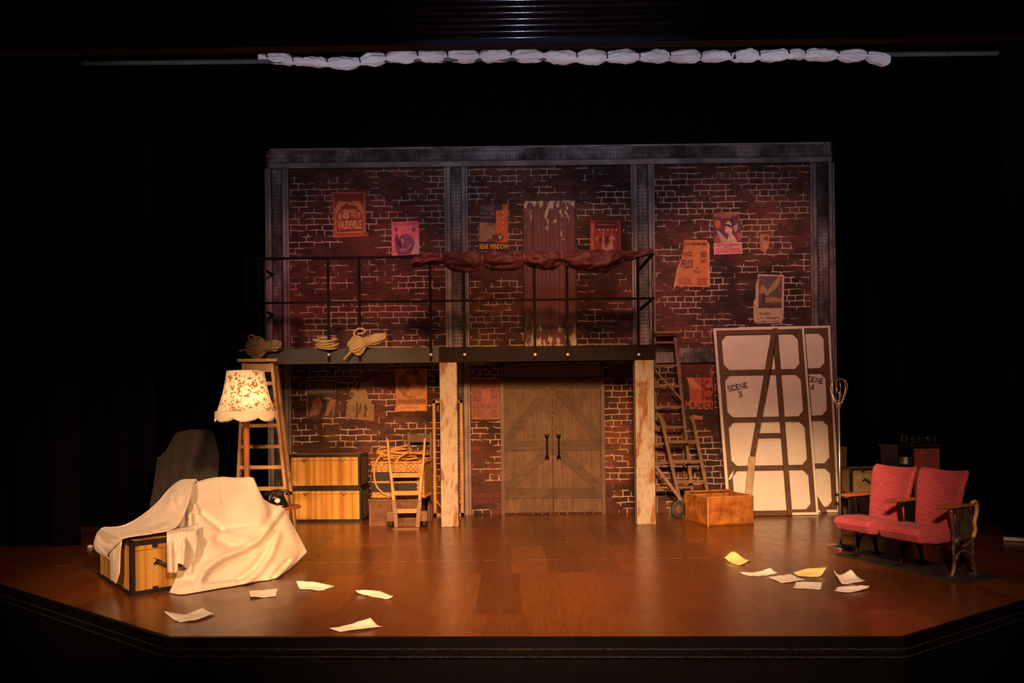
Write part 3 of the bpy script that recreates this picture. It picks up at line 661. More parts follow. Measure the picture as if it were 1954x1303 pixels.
poster([(1126, 421), (1184, 421), (1185, 486), (1126, 486)], (0.36, 0.05, 0.05), 'red poster of dancing ladies in pale dresses, right of the red door', [
    ((0.62, 0.12, 0.06), 'r', (0.02, 0.03, 0.12, 0.92)), ((0.12, 0.015, 0.015), 'r', (0.16, 0.76, 0.88, 0.98)), ((0.30, 0.065, 0.05), 'r', (0.22, 0.85, 0.82, 0.9)),
    ((0.15, 0.02, 0.02), 'p', [(0.3, 0.5), (0.62, 0.55), (0.66, 0.4), (0.5, 0.3), (0.28, 0.42)]), ((0.22, 0.03, 0.04), 'r', (0.86, 0.02, 0.93, 0.95))]
    + [((0.80, 0.38, 0.28), 'p', ell(0.30 + k * 0.14, 0.73, 0.03, 0.028, 8)) for k in range(5)]
    + [((0.55, 0.25, 0.16), 'p', [(0.34, 0.06), (0.40, 0.36), (0.46, 0.36), (0.56, 0.06)]), ((0.58, 0.25, 0.17), 'p', [(0.41, 0.36), (0.38, 0.5), (0.44, 0.56), (0.47, 0.46), (0.46, 0.36)]), ((0.58, 0.25, 0.17), 'p', ell(0.44, 0.62, 0.025, 0.05, 8)),
       ((0.60, 0.30, 0.19), 'p', [(0.44, 0.06), (0.62, 0.34), (0.73, 0.36), (0.78, 0.06)]), ((0.62, 0.28, 0.19), 'p', [(0.64, 0.35), (0.61, 0.5), (0.69, 0.56), (0.80, 0.52), (0.82, 0.42), (0.76, 0.47), (0.73, 0.36)]), ((0.62, 0.28, 0.19), 'p', ell(0.69, 0.61, 0.025, 0.05, 8)),
       ((0.50, 0.20, 0.12), 'p', [(0.18, 0.42), (0.20, 0.54), (0.27, 0.56), (0.30, 0.48), (0.22, 0.36)])], seed=4)
PO = (0.56, 0.19, 0.075); PK = (0.13, 0.03, 0.018)
poster([(1287, 458), (1354, 458), (1355, 548), (1287, 548)], PO, 'torn orange poster ending in LLADIUM with a ripped left side', [
    (PK, 't', 'LLADIUM', (0.30, 0.885, 0.92, 0.95), 0.05), (PK, 't', 'RACIE', (0.25, 0.65, 0.50, 0.75), 0.03), (PK, 't', 'FIELDS', (0.18, 0.40, 0.52, 0.58), 0.03), (PK, 't', 'NER', (0.74, 0.63, 0.92, 0.76), 0.03), (PK, 't', 'DAY', (0.74, 0.51, 0.90, 0.60), 0.03),
    ((0.32, 0.08, 0.03), 'r', (0.60, 0.38, 0.68, 0.43)), ((0.34, 0.09, 0.035), 'r', (0.54, 0.30, 0.74, 0.35)), ((0.72, 0.30, 0.13), 'p', [(0.93, 0.02), (0.98, 0.02), (0.99, 0.9), (0.95, 0.96)]),
    ((0.70, 0.36, 0.2), 'p', [(0.0, 0.01), (0.02, 0.01), (0.09, 0.36), (0.21, 0.60), (0.19, 0.6), (0.06, 0.36)])]
    + lines((0.34, 0.10, 0.04), 0.12, 0.5, 0.06, 0.2, 3, 3) + lines((0.34, 0.10, 0.04), 0.64, 0.92, 0.05, 0.2, 3, 4),
    outline=[(-0.05, -0.10), (0.02, 0.01), (0.10, 0.03), (0.18, -0.01), (0.3, 0.015), (0.42, -0.005), (0.55, 0.01), (0.7, 0.005), (0.85, -0.005), (1, 0), (0.98, 0.9), (0.92, 1), (0.27, 1), (0.26, 0.86), (0.2, 0.62), (0.08, 0.38), (0.01, 0.18), (-0.02, 0.02)], seed=5)
poster([(1360, 406), (1409, 405), (1417, 484), (1362, 486)], (0.70, 0.30, 0.27), 'pink and purple KOLOSSEUM poster of a masked lady with a fan', [
    ((0.14, 0.045, 0.065), 'p', [(0, 0.27), (1, 0.28), (0.99, 0.98), (0, 1)]), ((0.55, 0.18, 0.15), 't', 'KOLOSSEUM', (0.06, 0.91, 0.95, 0.98), 0.03), ((0.50, 0.16, 0.13), 'r', (0.3, 0.87, 0.7, 0.89)),
    ((0.64, 0.12, 0.07), 'p', ell(0.17, 0.72, 0.11, 0.10, 16)), ((0.40, 0.07, 0.06), 'p', [(0.03, 0.28), (0.05, 0.42), (0.15, 0.48), (0.28, 0.28)]), ((0.45, 0.07, 0.08), 'p', ell(0.92, 0.41, 0.08, 0.10, 14)),
    ((0.64, 0.36, 0.26), 'p', [(0.46, 0.27), (0.56, 0.46), (0.52, 0.52), (0.46, 0.50), (0.43, 0.56), (0.45, 0.65), (0.50, 0.76), (0.60, 0.80), (0.68, 0.74), (0.71, 0.62), (0.68, 0.48), (0.76, 0.42), (0.86, 0.27)]),
    ((0.06, 0.02, 0.03), 'p', [(0.44, 0.68), (0.6, 0.65), (0.73, 0.62), (0.73, 0.67), (0.58, 0.71), (0.45, 0.72)]), ((0.05, 0.02, 0.03), 'p', [(0.62, 0.80), (0.72, 0.86), (0.80, 0.75), (0.76, 0.55), (0.70, 0.66), (0.69, 0.75)]),
    ((0.42, 0.28, 0.31), 'p', [(0.72, 0.66), (0.92, 0.72), (0.88, 0.56), (0.80, 0.52)]), ((0.44, 0.30, 0.28), 'p', [(0.12, 0.56), (0.18, 0.57), (0.40, 0.42), (0.56, 0.27), (0.28, 0.27)]),
    
    ] + lines((0.30, 0.07, 0.08), 0.10, 0.92, 0.20, 0.25, 1, 21) + lines((0.35, 0.08, 0.08), 0.36, 0.68, 0.155, 0.195, 1, 22) + lines((0.62, 0.10, 0.11), 0.06, 0.95, 0.03, 0.15, 2, 23), seed=6)
poster([(1450, 447), (1468, 447), (1468, 490), (1450, 490)], (0.46, 0.19, 0.09), 'small torn scrap of orange poster right of the masked lady poster', [
    ((0.16, 0.05, 0.03), 'p', ell(0.6, 0.8, 0.25, 0.10, 10)), ((0.58, 0.28, 0.14), 'p', [(0.3, 0.4), (0.45, 0.7), (0.9, 0.65), (0.8, 0.35)])],
    outline=[(0.0, 0.45), (0.12, 0.24), (0.34, 0.25), (0.42, 0.0), (0.52, 0.2), (0.62, 0.08), (0.7, 0.32), (0.92, 0.38), (0.98, 0.72), (1, 1), (0.02, 1)], seed=7)
poster([(1444, 523), (1496, 525), (1495, 616), (1440, 617)], (0.52, 0.36, 0.25), 'cream ISLAND HOLIDAYS poster with a dark coast picture and peeling left edge', [
    ((0.13, 0.075, 0.075), 'p', [(0.10, 0.31), (0.92, 0.31), (0.93, 0.965), (0.07, 0.965)]), ((0.36, 0.21, 0.11), 'p', [(0.09, 0.62), (0.2, 0.80), (0.42, 0.68), (0.62, 0.84), (0.78, 0.95), (0.9, 0.93), (0.78, 0.78), (0.5, 0.55), (0.3, 0.58)]),
    ((0.30, 0.18, 0.09), 'p', [(0.28, 0.42), (0.92, 0.44), (0.92, 0.55), (0.28, 0.53)]), ((0.11, 0.06, 0.05), 'p', [(0.40, 0.55), (0.58, 0.66), (0.76, 0.72), (0.91, 0.62), (0.91, 0.5), (0.7, 0.53)]),
    ((0.060, 0.028, 0.03), 'r', (0.22, 0.32, 0.33, 0.61)), ((0.09, 0.05, 0.035), 'p', [(0.10, 0.31), (0.92, 0.31), (0.92, 0.40), (0.5, 0.39), (0.10, 0.42)]),
    ((0.10, 0.04, 0.03), 't', 'ISLAND', (0.14, 0.18, 0.52, 0.22), 0.03), ((0.12, 0.05, 0.035), 't', 'for', (0.18, 0.095, 0.30, 0.13), 0.01), ((0.10, 0.04, 0.03), 't', 'HOLIDAYS', (0.36, 0.085, 0.85, 0.125), 0.03), ((0.18, 0.08, 0.05), 'r', (0.12, 0.03, 0.86, 0.038))],
    outline=[(0.06, 0.0), (0.9, 0.0), (0.97, 0.05), (1, 0.2), (1, 1), (0.04, 1), (0.03, 0.84), (-0.02, 0.82), (-0.02, 0.5), (-0.08, 0.44), (-0.05, 0.1), (-0.02, 0.02)], seed=8)
# lower row
poster([(585, 725), (642, 725), (642, 797), (586, 796)], (0.075, 0.042, 0.028), 'dark poster with a thin pale border and reddish figures, leftmost of the lower row', [
    ((0.42, 0.27, 0.20), 'r', (0, 0.975, 0.98, 1)), ((0.42, 0.27, 0.20), 'r', (0, 0.02, 0.02, 1)), ((0.40, 0.26, 0.2), 'r', (0.96, 0.68, 0.98, 1)),
    ((0.14, 0.090, 0.035), 'p', [(0.06, 0.64), (0.9, 0.66), (0.92, 0.88), (0.5, 0.95), (0.08, 0.9)]), ((0.09, 0.055, 0.025), 'p', ell(0.25, 0.88, 0.12, 0.05, 10)),
    ((0.27, 0.095, 0.085), 'p', [(0.08, 0.04), (0.22, 0.45), (0.42, 0.58), (0.5, 0.4), (0.42, 0.08)]), ((0.33, 0.17, 0.14), 'p', [(0.22, 0.16), (0.28, 0.34), (0.34, 0.32), (0.38, 0.14)]), ((0.36, 0.12, 0.085), 'p', [(0.62, 0.04), (0.70, 0.34), (0.82, 0.5), (0.96, 0.46), (0.9, 0.3), (0.72, 0.06)]),
    ((0.02, 0.012, 0.01), 'p', [(0.5, 0.08), (0.55, 0.42), (0.68, 0.45), (0.66, 0.2)]), ((0.34, 0.17, 0.12), 'p', [(0.5, 0.54), (0.8, 0.53), (0.84, 0.49), (0.55, 0.50)]), ((0.45, 0.28, 0.22), 'p', [(0.86, 0.02), (0.88, 0.02), (0.99, 0.48), (0.96, 0.48)])], seed=9)
poster([(662, 727), (714, 727), (714, 803), (660, 800)], (0.33, 0.205, 0.105), 'torn tan poster of a rider on a pale horse, second in the lower row', [
    ((0.25, 0.14, 0.07), 'p', [(0.02, 0.02), (0.99, 0.0), (0.99, 0.36), (0.8, 0.42), (0.6, 0.36), (0.02, 0.38)]), ((0.075, 0.035, 0.02), 'p', [(0.34, 0.04), (0.38, 0.3), (0.36, 0.44), (0.42, 0.44), (0.43, 0.04)]), ((0.08, 0.04, 0.02), 'p', [(0.46, 0.16), (0.5, 0.42), (0.55, 0.42), (0.5, 0.16)]), ((0.075, 0.035, 0.02), 'p', [(0.63, 0.08), (0.68, 0.26), (0.66, 0.42), (0.78, 0.3), (0.72, 0.22), (0.72, 0.08)]),
    ((0.10, 0.05, 0.03), 'p', [(0.34, 0.78), (0.44, 0.98), (0.52, 0.98), (0.46, 0.8), (0.44, 0.72)]), ((0.12, 0.07, 0.04), 'r', (0.02, 0.09, 0.98, 0.10)), ((0.14, 0.08, 0.045), 'p', ell(0.2, 0.66, 0.07, 0.06, 10))],
    outline=[(0, 0.02), (1, 0), (1, 0.40), (0.86, 0.43), (0.78, 0.58), (0.7, 0.8), (0.98, 0.84), (0.98, 0.97), (0.62, 0.96), (0.42, 1.0), (0.32, 0.92), (0.36, 0.84), (0.22, 0.86), (0.10, 0.68), (0.12, 0.6), (0.22, 0.58), (0.08, 0.46), (0.02, 0.4)], seed=10)
poster([(754, 704), (815, 703), (815, 784), (756, 785)], (0.50, 0.20, 0.075), 'orange poster with a round dancing couple picture above brown capitals', [
    ((0.30, 0.115, 0.04), 'p', ell(0.5, 0.62, 0.43, 0.32, 26)), ((0.12, 0.04, 0.02), 'p', ell(0.42, 0.92, 0.07, 0.06, 10)), ((0.12, 0.04, 0.02), 'p', ell(0.64, 0.92, 0.10, 0.07, 10)), ((0.50, 0.22, 0.09), 'p', [(0.36, 0.88), (0.6, 0.86), (0.66, 0.62), (0.5, 0.5), (0.42, 0.36), (0.36, 0.4), (0.5, 0.62), (0.34, 0.7)]), ((0.11, 0.035, 0.02), 'p', [(0.32, 0.62), (0.46, 0.65), (0.42, 0.58), (0.38, 0.5)]), ((0.40, 0.17, 0.065), 'p', ell(0.62, 0.48, 0.2, 0.15, 14)),
    ((0.36, 0.135, 0.05), 'r', (0.04, 0.17, 0.97, 0.29)), ((0.18, 0.055, 0.025), 't', 'VALENTINO', (0.07, 0.19, 0.95, 0.275), 0.03), ((0.62, 0.29, 0.11), 'r', (0.03, 0.02, 0.97, 0.14)), ((0.45, 0.17, 0.06), 'r', (0.12, 0.07, 0.75, 0.10))], seed=11)
poster([(899, 720), (952, 720), (954, 800), (900, 800)], (0.27, 0.115, 0.10), 'faded pink PALLADIUM playbill left of the barn door', [
    ((0.38, 0.2, 0.16), 'r', (0, 0.985, 1, 1)), ((0.38, 0.2, 0.16), 'r', (0, 0, 1, 0.012)), ((0.38, 0.2, 0.16), 'r', (0, 0, 0.015, 1)), ((0.38, 0.2, 0.16), 'r', (0.985, 0, 1, 1)),
    ((0.10, 0.03, 0.03), 't', 'PALLADIUM', (0.08, 0.895, 0.95, 0.95), 0.04), ((0.36, 0.12, 0.10), 'p', [(0.36, 0.4), (0.7, 0.42), (0.66, 0.7), (0.4, 0.72)]),
    ((0.16, 0.06, 0.055), 't', 'GRACIE', (0.07, 0.59, 0.34, 0.70), 0.03), ((0.16, 0.06, 0.055), 't', 'FIELDS', (0.07, 0.42, 0.34, 0.56), 0.03), ((0.16, 0.06, 0.055), 't', 'NERVO', (0.72, 0.62, 0.95, 0.70), 0.03), ((0.16, 0.06, 0.055), 't', 'DAY', (0.74, 0.50, 0.95, 0.58), 0.03)]
    + lines((0.24, 0.075, 0.065), 0.06, 0.94, 0.26, 0.38, 2, 5) + lines((0.22, 0.07, 0.06), 0.06, 0.36, 0.05, 0.24, 3, 6) + lines((0.22, 0.07, 0.06), 0.7, 0.94, 0.05, 0.22, 3, 7) + lines((0.25, 0.08, 0.07), 0.05, 0.95, 0.75, 0.86, 2, 8), seed=12)
poster([(1306, 719), (1363, 719), (1363, 803), (1305, 803)], (0.040, 0.020, 0.017), 'black and red poster with a pointing hand above MURDER!', [
    ((0.46, 0.09, 0.045), 'p', [(0.10, 0.98), (0.92, 0.99), (0.96, 0.7), (0.9, 0.42), (0.5, 0.40), (0.2, 0.44), (0.16, 0.7)]), ((0.20, 0.035, 0.025), 'p', [(0.58, 0.98), (0.62, 0.98), (0.64, 0.44), (0.58, 0.44)]), ((0.16, 0.03, 0.02), 'p', [(0.66, 0.86), (0.76, 0.92), (0.92, 0.76), (0.94, 0.5), (0.7, 0.46)]),
    ((0.60, 0.22, 0.12), 'p', [(0.06, 0.99), (0.24, 0.99), (0.34, 0.9), (0.46, 0.82), (0.60, 0.70), (0.58, 0.68), (0.44, 0.76), (0.36, 0.72), (0.26, 0.74), (0.14, 0.86)]), ((0.48, 0.15, 0.08), 'p', ell(0.8, 0.8, 0.10, 0.06, 12)), ((0.40, 0.10, 0.06), 'p', ell(0.8, 0.62, 0.12, 0.08, 12)),
    ((0.50, 0.14, 0.08), 't', 'MURDER!', (0.04, 0.26, 0.95, 0.46), 0.03), ((0.46, 0.20, 0.12), 'p', [(0.1, 0.06), (0.6, 0.02), (0.62, 0.10), (0.3, 0.14)])], seed=13)

# ------------------------------------------------------------------ balcony on two rusty posts
BY = 8.45
def Bp(px, py, Y=BY): return P(px, py, Y=Y)
bx0, bx1 = Bp(468, 640).x, Bp(1250, 640).x
zd = Bp(800, 664).z; zf = Bp(800, 692).z; zr = Bp(800, 490).z; zm = Bp(800, 575).z
bal = thing('balcony', 'dark balcony platform with iron railing along the brick wall', 'balcony', ((bx0 + bx1) / 2, BY, 0))
def bw(b, name, m, **k): return b.build(name, m, bal, world=True, **k)
bw(MB().box(bx0, bx1, BY + 0.02, WY - 0.045, zd - 0.03, zd), 'deck', DECKBLACK)
xs = Bp(838, 640).x
bw(MB().box(bx0, xs - 0.004, BY - 0.02, BY + 0.02, zf, zd + 0.005), 'fascia', mat('lit_charcoal_fascia', (0.032, 0.025, 0.025), 0.6, 0.2, 5))  # left piece coloured lighter to stand in for the light on it
bw(MB().box(xs, bx1, BY - 0.02, BY + 0.02, zf, zd + 0.005), 'fascia', DECKBLACK)
for k in range(7):
    x = bx0 + 0.1 + (bx1 - bx0 - 0.2) * k / 6; bw(MB().box(x - 0.02, x + 0.02, BY + 0.021, WY - 0.045, zf + 0.03, zd - 0.031), 'joist', DECKBLACK)
for px in (473, 496, 628, 687, 822, 886, 1020, 1082, 1217):
    x = Bp(px, 600).x
    bw(MB().box(x - 0.016, x + 0.016, BY - 0.034, BY - 0.021, zf + 0.02, zr - 0.012), 'railing_post', IRON)
    if px > 600:
        zb = Bp(px, 677).z
        MBb = MB().lathe([(0.018, 0), (0.018, 0.007), (0.009, 0.014), (0.001, 0.016)], (x, BY - 0.034, zb), 10, 0, Matrix.Rotation(PI / 2, 4, 'X'), False)
        bw(MBb, 'bolt', BOLT)
for px in (507, 1246):
    x = Bp(px, 600).x
    bw(MB().tube([(x, BY, zd), (x, BY, zr)], 0.013, 8), 'railing_post', IRONWORN)
bw(MB().box(bx0, bx1, BY - 0.02, BY + 0.02, zr - 0.012, zr + 0.012), 'handrail', IRON)
bw(MB().box(bx0, bx1, BY - 0.02, BY - 0.006, zm - 0.012, zm + 0.012), 'mid_rail', IRON)
for x in (bx0 + 0.015, bx1 - 0.015):
    for z in (zr, zm):
        bw(MB().beam((x, BY + 0.02, z), (x, WY - 0.04, z), 0.03, 0.024), 'end_rail', IRON)
for px0, px1, lab in ((841, 874, 'rust-stained cream post under the balcony left of the barn door'), (1214, 1250, 'rust-stained cream post under the balcony right of the barn door')):
    x0, x1 = Bp(px0, 900).x, Bp(px1, 900).x
    t_ = MB().box(x0, x1, BY - 0.01, BY + 0.14, 0.0, zf).build('balcony_post', POST, bevel=0.006)
    tag(t_, lab, 'post', 'posts holding up the balcony')
# base block behind the left post
x0, x1 = W(870, 900).x, W(898, 900).x

# ------------------------------------------------------------------ cloths rolled and tied on bars
def rolled(name, m, pts, ties, label, cat, seed, tie_m, tie_r, ripple=0.016):
    """pts: list of (x, y, ztop, half_height, half_depth); the roll hangs from its bar"""
    root = thing(name, label, cat, (pts[len(pts) // 2][0], pts[0][1], pts[0][2]))
    ctrl = crv([Vector((p[0], p[2], p[3])) for p in pts], 10); dep = crv([Vector((p[0], p[1], p[4])) for p in pts], 10)
    rows = []; N = 36
    for i, (c, d) in enumerate(zip(ctrl, dep)):
        pin = max((math.exp(-((c.x - tx) / 0.03) ** 2) for tx in ties), default=0)
        row = []
        for k in range(N + 1):
            a = 2 * PI * k / N; s_ = 1 - 0.22 * pin
            wr = ripple * (nz((c.x * 5 + seed, math.cos(a) * 1.6, math.sin(a) * 1.6)) + 1.5 * (0.5 - abs(nz((c.x * 4 + seed + math.sin(a) * 1.5, math.cos(a) * 2.2, math.sin(a) * 3.2 + 5)))) * (1 - 0.6 * pin) + 0.7 * nz((c.x * 16 + seed, math.cos(a) * 3, math.sin(a) * 3)))
            rr = Vector((0, math.cos(a) * d.z * s_, math.sin(a) * c.z * s_)); rr *= 1 + wr / max(c.z, 0.01)
            row.append(Vector((c.x, d.y + rr.y, c.y - c.z * (1.0) + rr.z)))
        rows.append(row)
    b = MB().grid(rows, flip=True)
    for row, fl_ in ((rows[0], False), (rows[-1], True)):
        b.add(row[:-1], [tuple(range(N)) if fl_ else tuple(range(N))[::-1]], 0, True)
    b.build('cloth', m, root, world=True)
    for tx in ties:
        j = min(range(len(ctrl)), key=lambda q: abs(ctrl[q].x - tx)); c, d = ctrl[j], dep[j]
        loop = [(tx + 0.006 * math.sin(a * 2), d.y + math.cos(a) * (d.z * 0.74 + tie_r), c.y - c.z + math.sin(a) * (c.z * 0.78 + tie_r) + 0.012) for a in [2 * PI * q / 20 for q in range(20)]]
        MB().tube(loop, tie_r, 6, True).build('tie', tie_m, root, world=True)
    return root
# wine-red cloth on the balcony rail
RY = BY - 0.02
def rpt(px, pt, pb, d): 
    a, c = Bp(px, pt, RY), Bp(px, pb, RY); return (a.x, RY, a.z, (a.z - c.z) / 2, d)
rolled('red_cloth', REDCLOTH, [rpt(785, 500, 507, 0.03), rpt(800, 492, 506, 0.05), rpt(820, 486, 503, 0.06), rpt(843, 484, 504, 0.06), rpt(870, 484, 513, 0.075), rpt(900, 484, 515, 0.08), rpt(921, 485, 508, 0.06), rpt(945, 484, 513, 0.08), rpt(975, 483, 513, 0.08), rpt(1000, 483, 505, 0.06), rpt(1025, 483, 510, 0.075), rpt(1050, 483, 509, 0.075), rpt(1072, 482, 504, 0.06), rpt(1095, 482, 511, 0.08), rpt(1130, 482, 516, 0.085), rpt(1160, 481, 511, 0.08), rpt(1185, 481, 499, 0.055), rpt(1212, 480, 492, 0.035), rpt(1246, 476, 484, 0.03)],
       [Bp(p, 490, RY).x for p in (843, 921, 1000, 1072, 1192)], 'wine-red cloth rolled and tied along the balcony handrail', 'cloth', 2.0, TIE, 0.004, 0.034)
# pipe and white rolled cloth high above the stage
PY = 7.0
def Pp(px, py): return P(px, py, Y=PY)
pa, pb = Pp(157, 121), Pp(1904, 101.5)
bat = thing('flying_bar', 'long grey pipe hung across the top above the set', 'pipe', (pa + pb) / 2)
MB().tube([pa, (pa + pb) / 2, pb], 0.022, 10).build('pipe', PIPE, bat, world=True)
for px, py in ((648, 108), (1400, 99)):
    p = Pp(px, py)
    MB().tube([p + Vector((0, -0.03, -0.08)), p + Vector((0, -0.03, 0.05)), p + Vector((0, 0.0, 0.09))], 0.016, 8).build('hanging_hook', IRON, bat, world=True)
    MB().tube([p + Vector((0, 0.0, 0.07)), p + Vector((0, 0, 2.2))], 0.004, 5).build('cable', IRON, bat, world=True)
def wpt(px, pt, pb, d=0.05):
    a, c = Pp(px, pt), Pp(px, pb); return (a.x, PY - 0.0, a.z, max(0.012, (a.z - c.z) / 2), d)
tx = [511, 560, 625, 687, 737, 797, 854, 914, 975, 1037, 1100, 1157, 1219, 1277, 1336, 1392, 1447, 1503, 1534, 1597, 1652]
prof = []
prof += [wpt(495, 107, 117, 0.03), wpt(511, 105, 118)]
sh = {0: (103, 121), 1: (113, 124), 2: (111, 131), 3: (106, 122), 4: (97, 119), 5: (96, 118), 6: (97, 117), 7: (96.5, 116), 8: (94.5, 118), 9: (98, 120), 10: (98, 121), 11: (97.5, 119), 12: (97.5, 118), 13: (97.5, 118), 14: (98, 115), 15: (97.5, 116), 16: (97.5, 114), 17: (97, 111), 18: (96, 114), 19: (96.5, 116)}
for i in range(len(tx) - 1):
    a, c = tx[i], tx[i + 1]; t0, b0 = sh[i]
    ce, ch_ = (t0 + b0) / 2, (b0 - t0) / 2
    prof.append(wpt((a * 0.65 + c * 0.35), t0 + 0.8, b0 - 0.8, 0.055)); prof.append(wpt((a * 0.35 + c * 0.65), t0, b0, 0.06))
    nxt = sh.get(i + 1, (99, 113)); ce2 = (ce + sum(nxt) / 2) / 2
    prof.append(wpt(c, ce2 - 8.0, ce2 + 8.0, 0.045))
prof += [wpt(1672, 99, 119, 0.05), wpt(1688, 103, 124, 0.045), wpt(1696, 108, 122, 0.03)]
rolled('white_cloth', WHITECLOTH, prof, [Pp(p, 108).x for p in tx], 'white cloth rolled and tied along the high pipe', 'cloth', 9.0, BLACKTIE, 0.007, 0.014)
# ------------------------------------------------------------------ ropes on the balcony
def hank(px, py, Y, Ll, Lr, sL, sR, tilt, n, rad, m, label, seed, extra=()):
    r = random.Random(seed); c = P(px, py, Y=Y)
    root = thing('rope_hank', label, 'rope', c, 0, 'ropes lying on the balcony edge')
    M = Matrix.Translation(c) @ Matrix.Rotation(tilt, 4, 'Y')
    b = MB()
    for k in range(n):
        a = k / (n - 1) * 2 - 1; dy = 0.03 * math.cos(a * 1.5) * -1 + r.uniform(-0.012, 0.012)
        ll = Ll * (1 - 0.25 * a * a + r.uniform(-0.08, 0.05)); lr = Lr * (1 - 0.3 * a * a + r.uniform(-0.1, 0.05)); g = rad * 1.1
        pts = [(0, dy * 0.6, 0.03 * a + g * 0.5), (lr * 0.6, dy, sR * a + g), (lr * 0.92, dy, sR * a * 1.05 + g * 0.8), (lr, dy - 0.005, sR * a), (lr * 0.92, dy - 0.01, sR * a * 1.05 - g * 0.8), (lr * 0.55, dy - 0.01, sR * a - g),
               (0, dy * 0.6 - 0.01, 0.03 * a - g * 0.5), (-ll * 0.55, dy, sL * a - g), (-ll * 0.92, dy, sL * a * 1.05 - g), (-ll, dy - 0.005, sL * a), (-ll * 0.92, dy - 0.01, sL * a * 1.05 + g), (-ll * 0.5, dy - 0.01, sL * a + g)]
        b.tube([M @ p for p in crv(pts, 3, True)], rad, 7, True)
    for ex in extra: b.tube([M @ p for p in crv([Vector(q) for q in ex], 5)], rad, 7)
    b.build('rope_loops', m, root, world=True)
    hx = [(-0.035 + 0.09 * q / 48, -0.005 + 0.058 * math.cos(q * 2 * PI / 12), 0.056 * math.sin(q * 2 * PI / 12)) for q in range(49)]
    MB().tube([M @ Vector(p) for p in hx], rad, 7).build('rope_whipping', m, root, world=True)
    return root
hank(512, 661, 8.38, 0.24, 0.16, 0.10, 0.045, -0.10, 9, 0.0115, ROPEGREY, 'greyish rope hank above the stepladder at the left end of the balcony', 3, [((-0.15, -0.03, 0.05), (-0.2, -0.04, 0.11), (-0.16, -0.05, 0.145), (-0.12, -0.04, 0.11), (-0.14, -0.03, 0.06)), ((-0.1, 0, 0.0), (-0.28, -0.02, -0.01), (-0.33, -0.02, -0.02))])
hank(699, 653, 8.38, 0.20, 0.24, 0.085, 0.04, -0.32, 10, 0.0115, ROPE, 'pale rope hank with a bound waist, rightmost rope on the balcony edge', 5, [((-0.06, -0.03, 0.05), (-0.10, -0.03, 0.13), (-0.03, -0.04, 0.17), (0.04, -0.03, 0.13), (0.0, -0.02, 0.11), (-0.06, -0.02, 0.12)), ((-0.1, -0.03, 0.0), (-0.25, -0.04, -0.08), (-0.30, -0.04, -0.11))])
c = P(624, 656, Y=8.42)
root = thing('rope_coil', 'small pale rope coil in the middle of the three balcony ropes', 'rope', c, 0, 'ropes lying on the balcony edge')
b = MB(); M = Matrix.Translation(c) @ Matrix.Rotation(0.30, 4, 'X')
for k in range(4):
    rx = 0.115 + 0.012 * math.sin(k * 2.1)
    b.tube([M @ Vector((rx * math.cos(a) + 0.01 * math.sin(k * 3), (0.085 + 0.006 * k) * math.sin(a), -0.036 + 0.027 * k + 0.007 * math.sin(2 * a + k))) for a in [2 * PI * q / 30 for q in range(30)]], 0.0145, 8, True)
b.tube([M @ Vector(p) for p in crv([(-0.02, -0.10, 0.045), (-0.09, -0.09, 0.055), (-0.14, -0.05, 0.06)], 4)], 0.0145, 8)
b.build('rope_loops', ROPE, root, world=True)

# ------------------------------------------------------------------ tall stepladder, left
def rail(b, q0, q1, Y0, Y1, w_, d_, mi=0): return b.beam(P(*q0, Y=Y0), P(*q1, Y=Y1), w_, d_, (1, 0, 0), mi)
LY0, LY1 = 7.98, 7.72
base = P(500, 1000, Z=0); lad = thing('stepladder', 'weathered wooden stepladder behind the floral lamp', 'ladder', (base.x, 7.85, 0))
pt, pbL = P(466, 694, Y=LY0), P(520, 694, Y=LY0)
def foot(q0, q1, Ya, Yb, b, w_, d_):
    a = P(*q0, Y=Ya); c = P(*q1, Y=Yb); d = c - a; t = (a.z - 0.004) / (a.z - c.z); e = a + d * t
    b.beam(a, e, w_, d_, (1, 0, 0)); return a, e
b = MB(); La, Le = foot((467, 694), (455, 936), LY0, LY1 + 0.06, b, 0.032, 0.075); b.build('rail', OAK, lad, world=True, bevel=0.003)
b = MB(); Ra, Re = foot((520, 694), (546, 936), LY0, LY1 + 0.06, b, 0.032, 0.075); b.build('rail', OAK, lad, world=True, bevel=0.003)
def lerpz(a, e, z): t = (a.z - z) / (a.z - e.z); return a + (e - a) * t
for py in (731, 772, 812, 852, 891, 931, 972):
    z = P(500, py, Y=7.85).z; a, c = lerpz(La, Le, z), lerpz(Ra, Re, z)
    m_ = (a + c) / 2
    MB().box(a.x, c.x, m_.y - 0.035, m_.y + 0.045, z - 0.019, z + 0.019).build('tread', OAKX, lad, world=True, bevel=0.003)
ta = P(458, 691, Y=LY0); tb = P(533, 686, Y=LY0)
MB().box(ta.x, tb.x, LY0 - 0.08, LY0 + 0.14, ta.z - 0.003, ta.z + 0.030).build('top_step', OAKX, lad, world=True, bevel=0.004)
MB().box(La.x, Ra.x, LY0 - 0.01, LY0 + 0.01, ta.z - 0.11, ta.z - 0.005).build('apron', OAKX, lad, world=True)
for q0, q1, nm in (((527, 694), (556, 940), 0), ((472, 694), (470, 940), 1)):
    b = MB(); foot(q0, q1, LY0 + 0.1, LY0 + 0.32, b, 0.028, 0.05); b.build('rear_leg', OAK, lad, world=True, bevel=0.003)

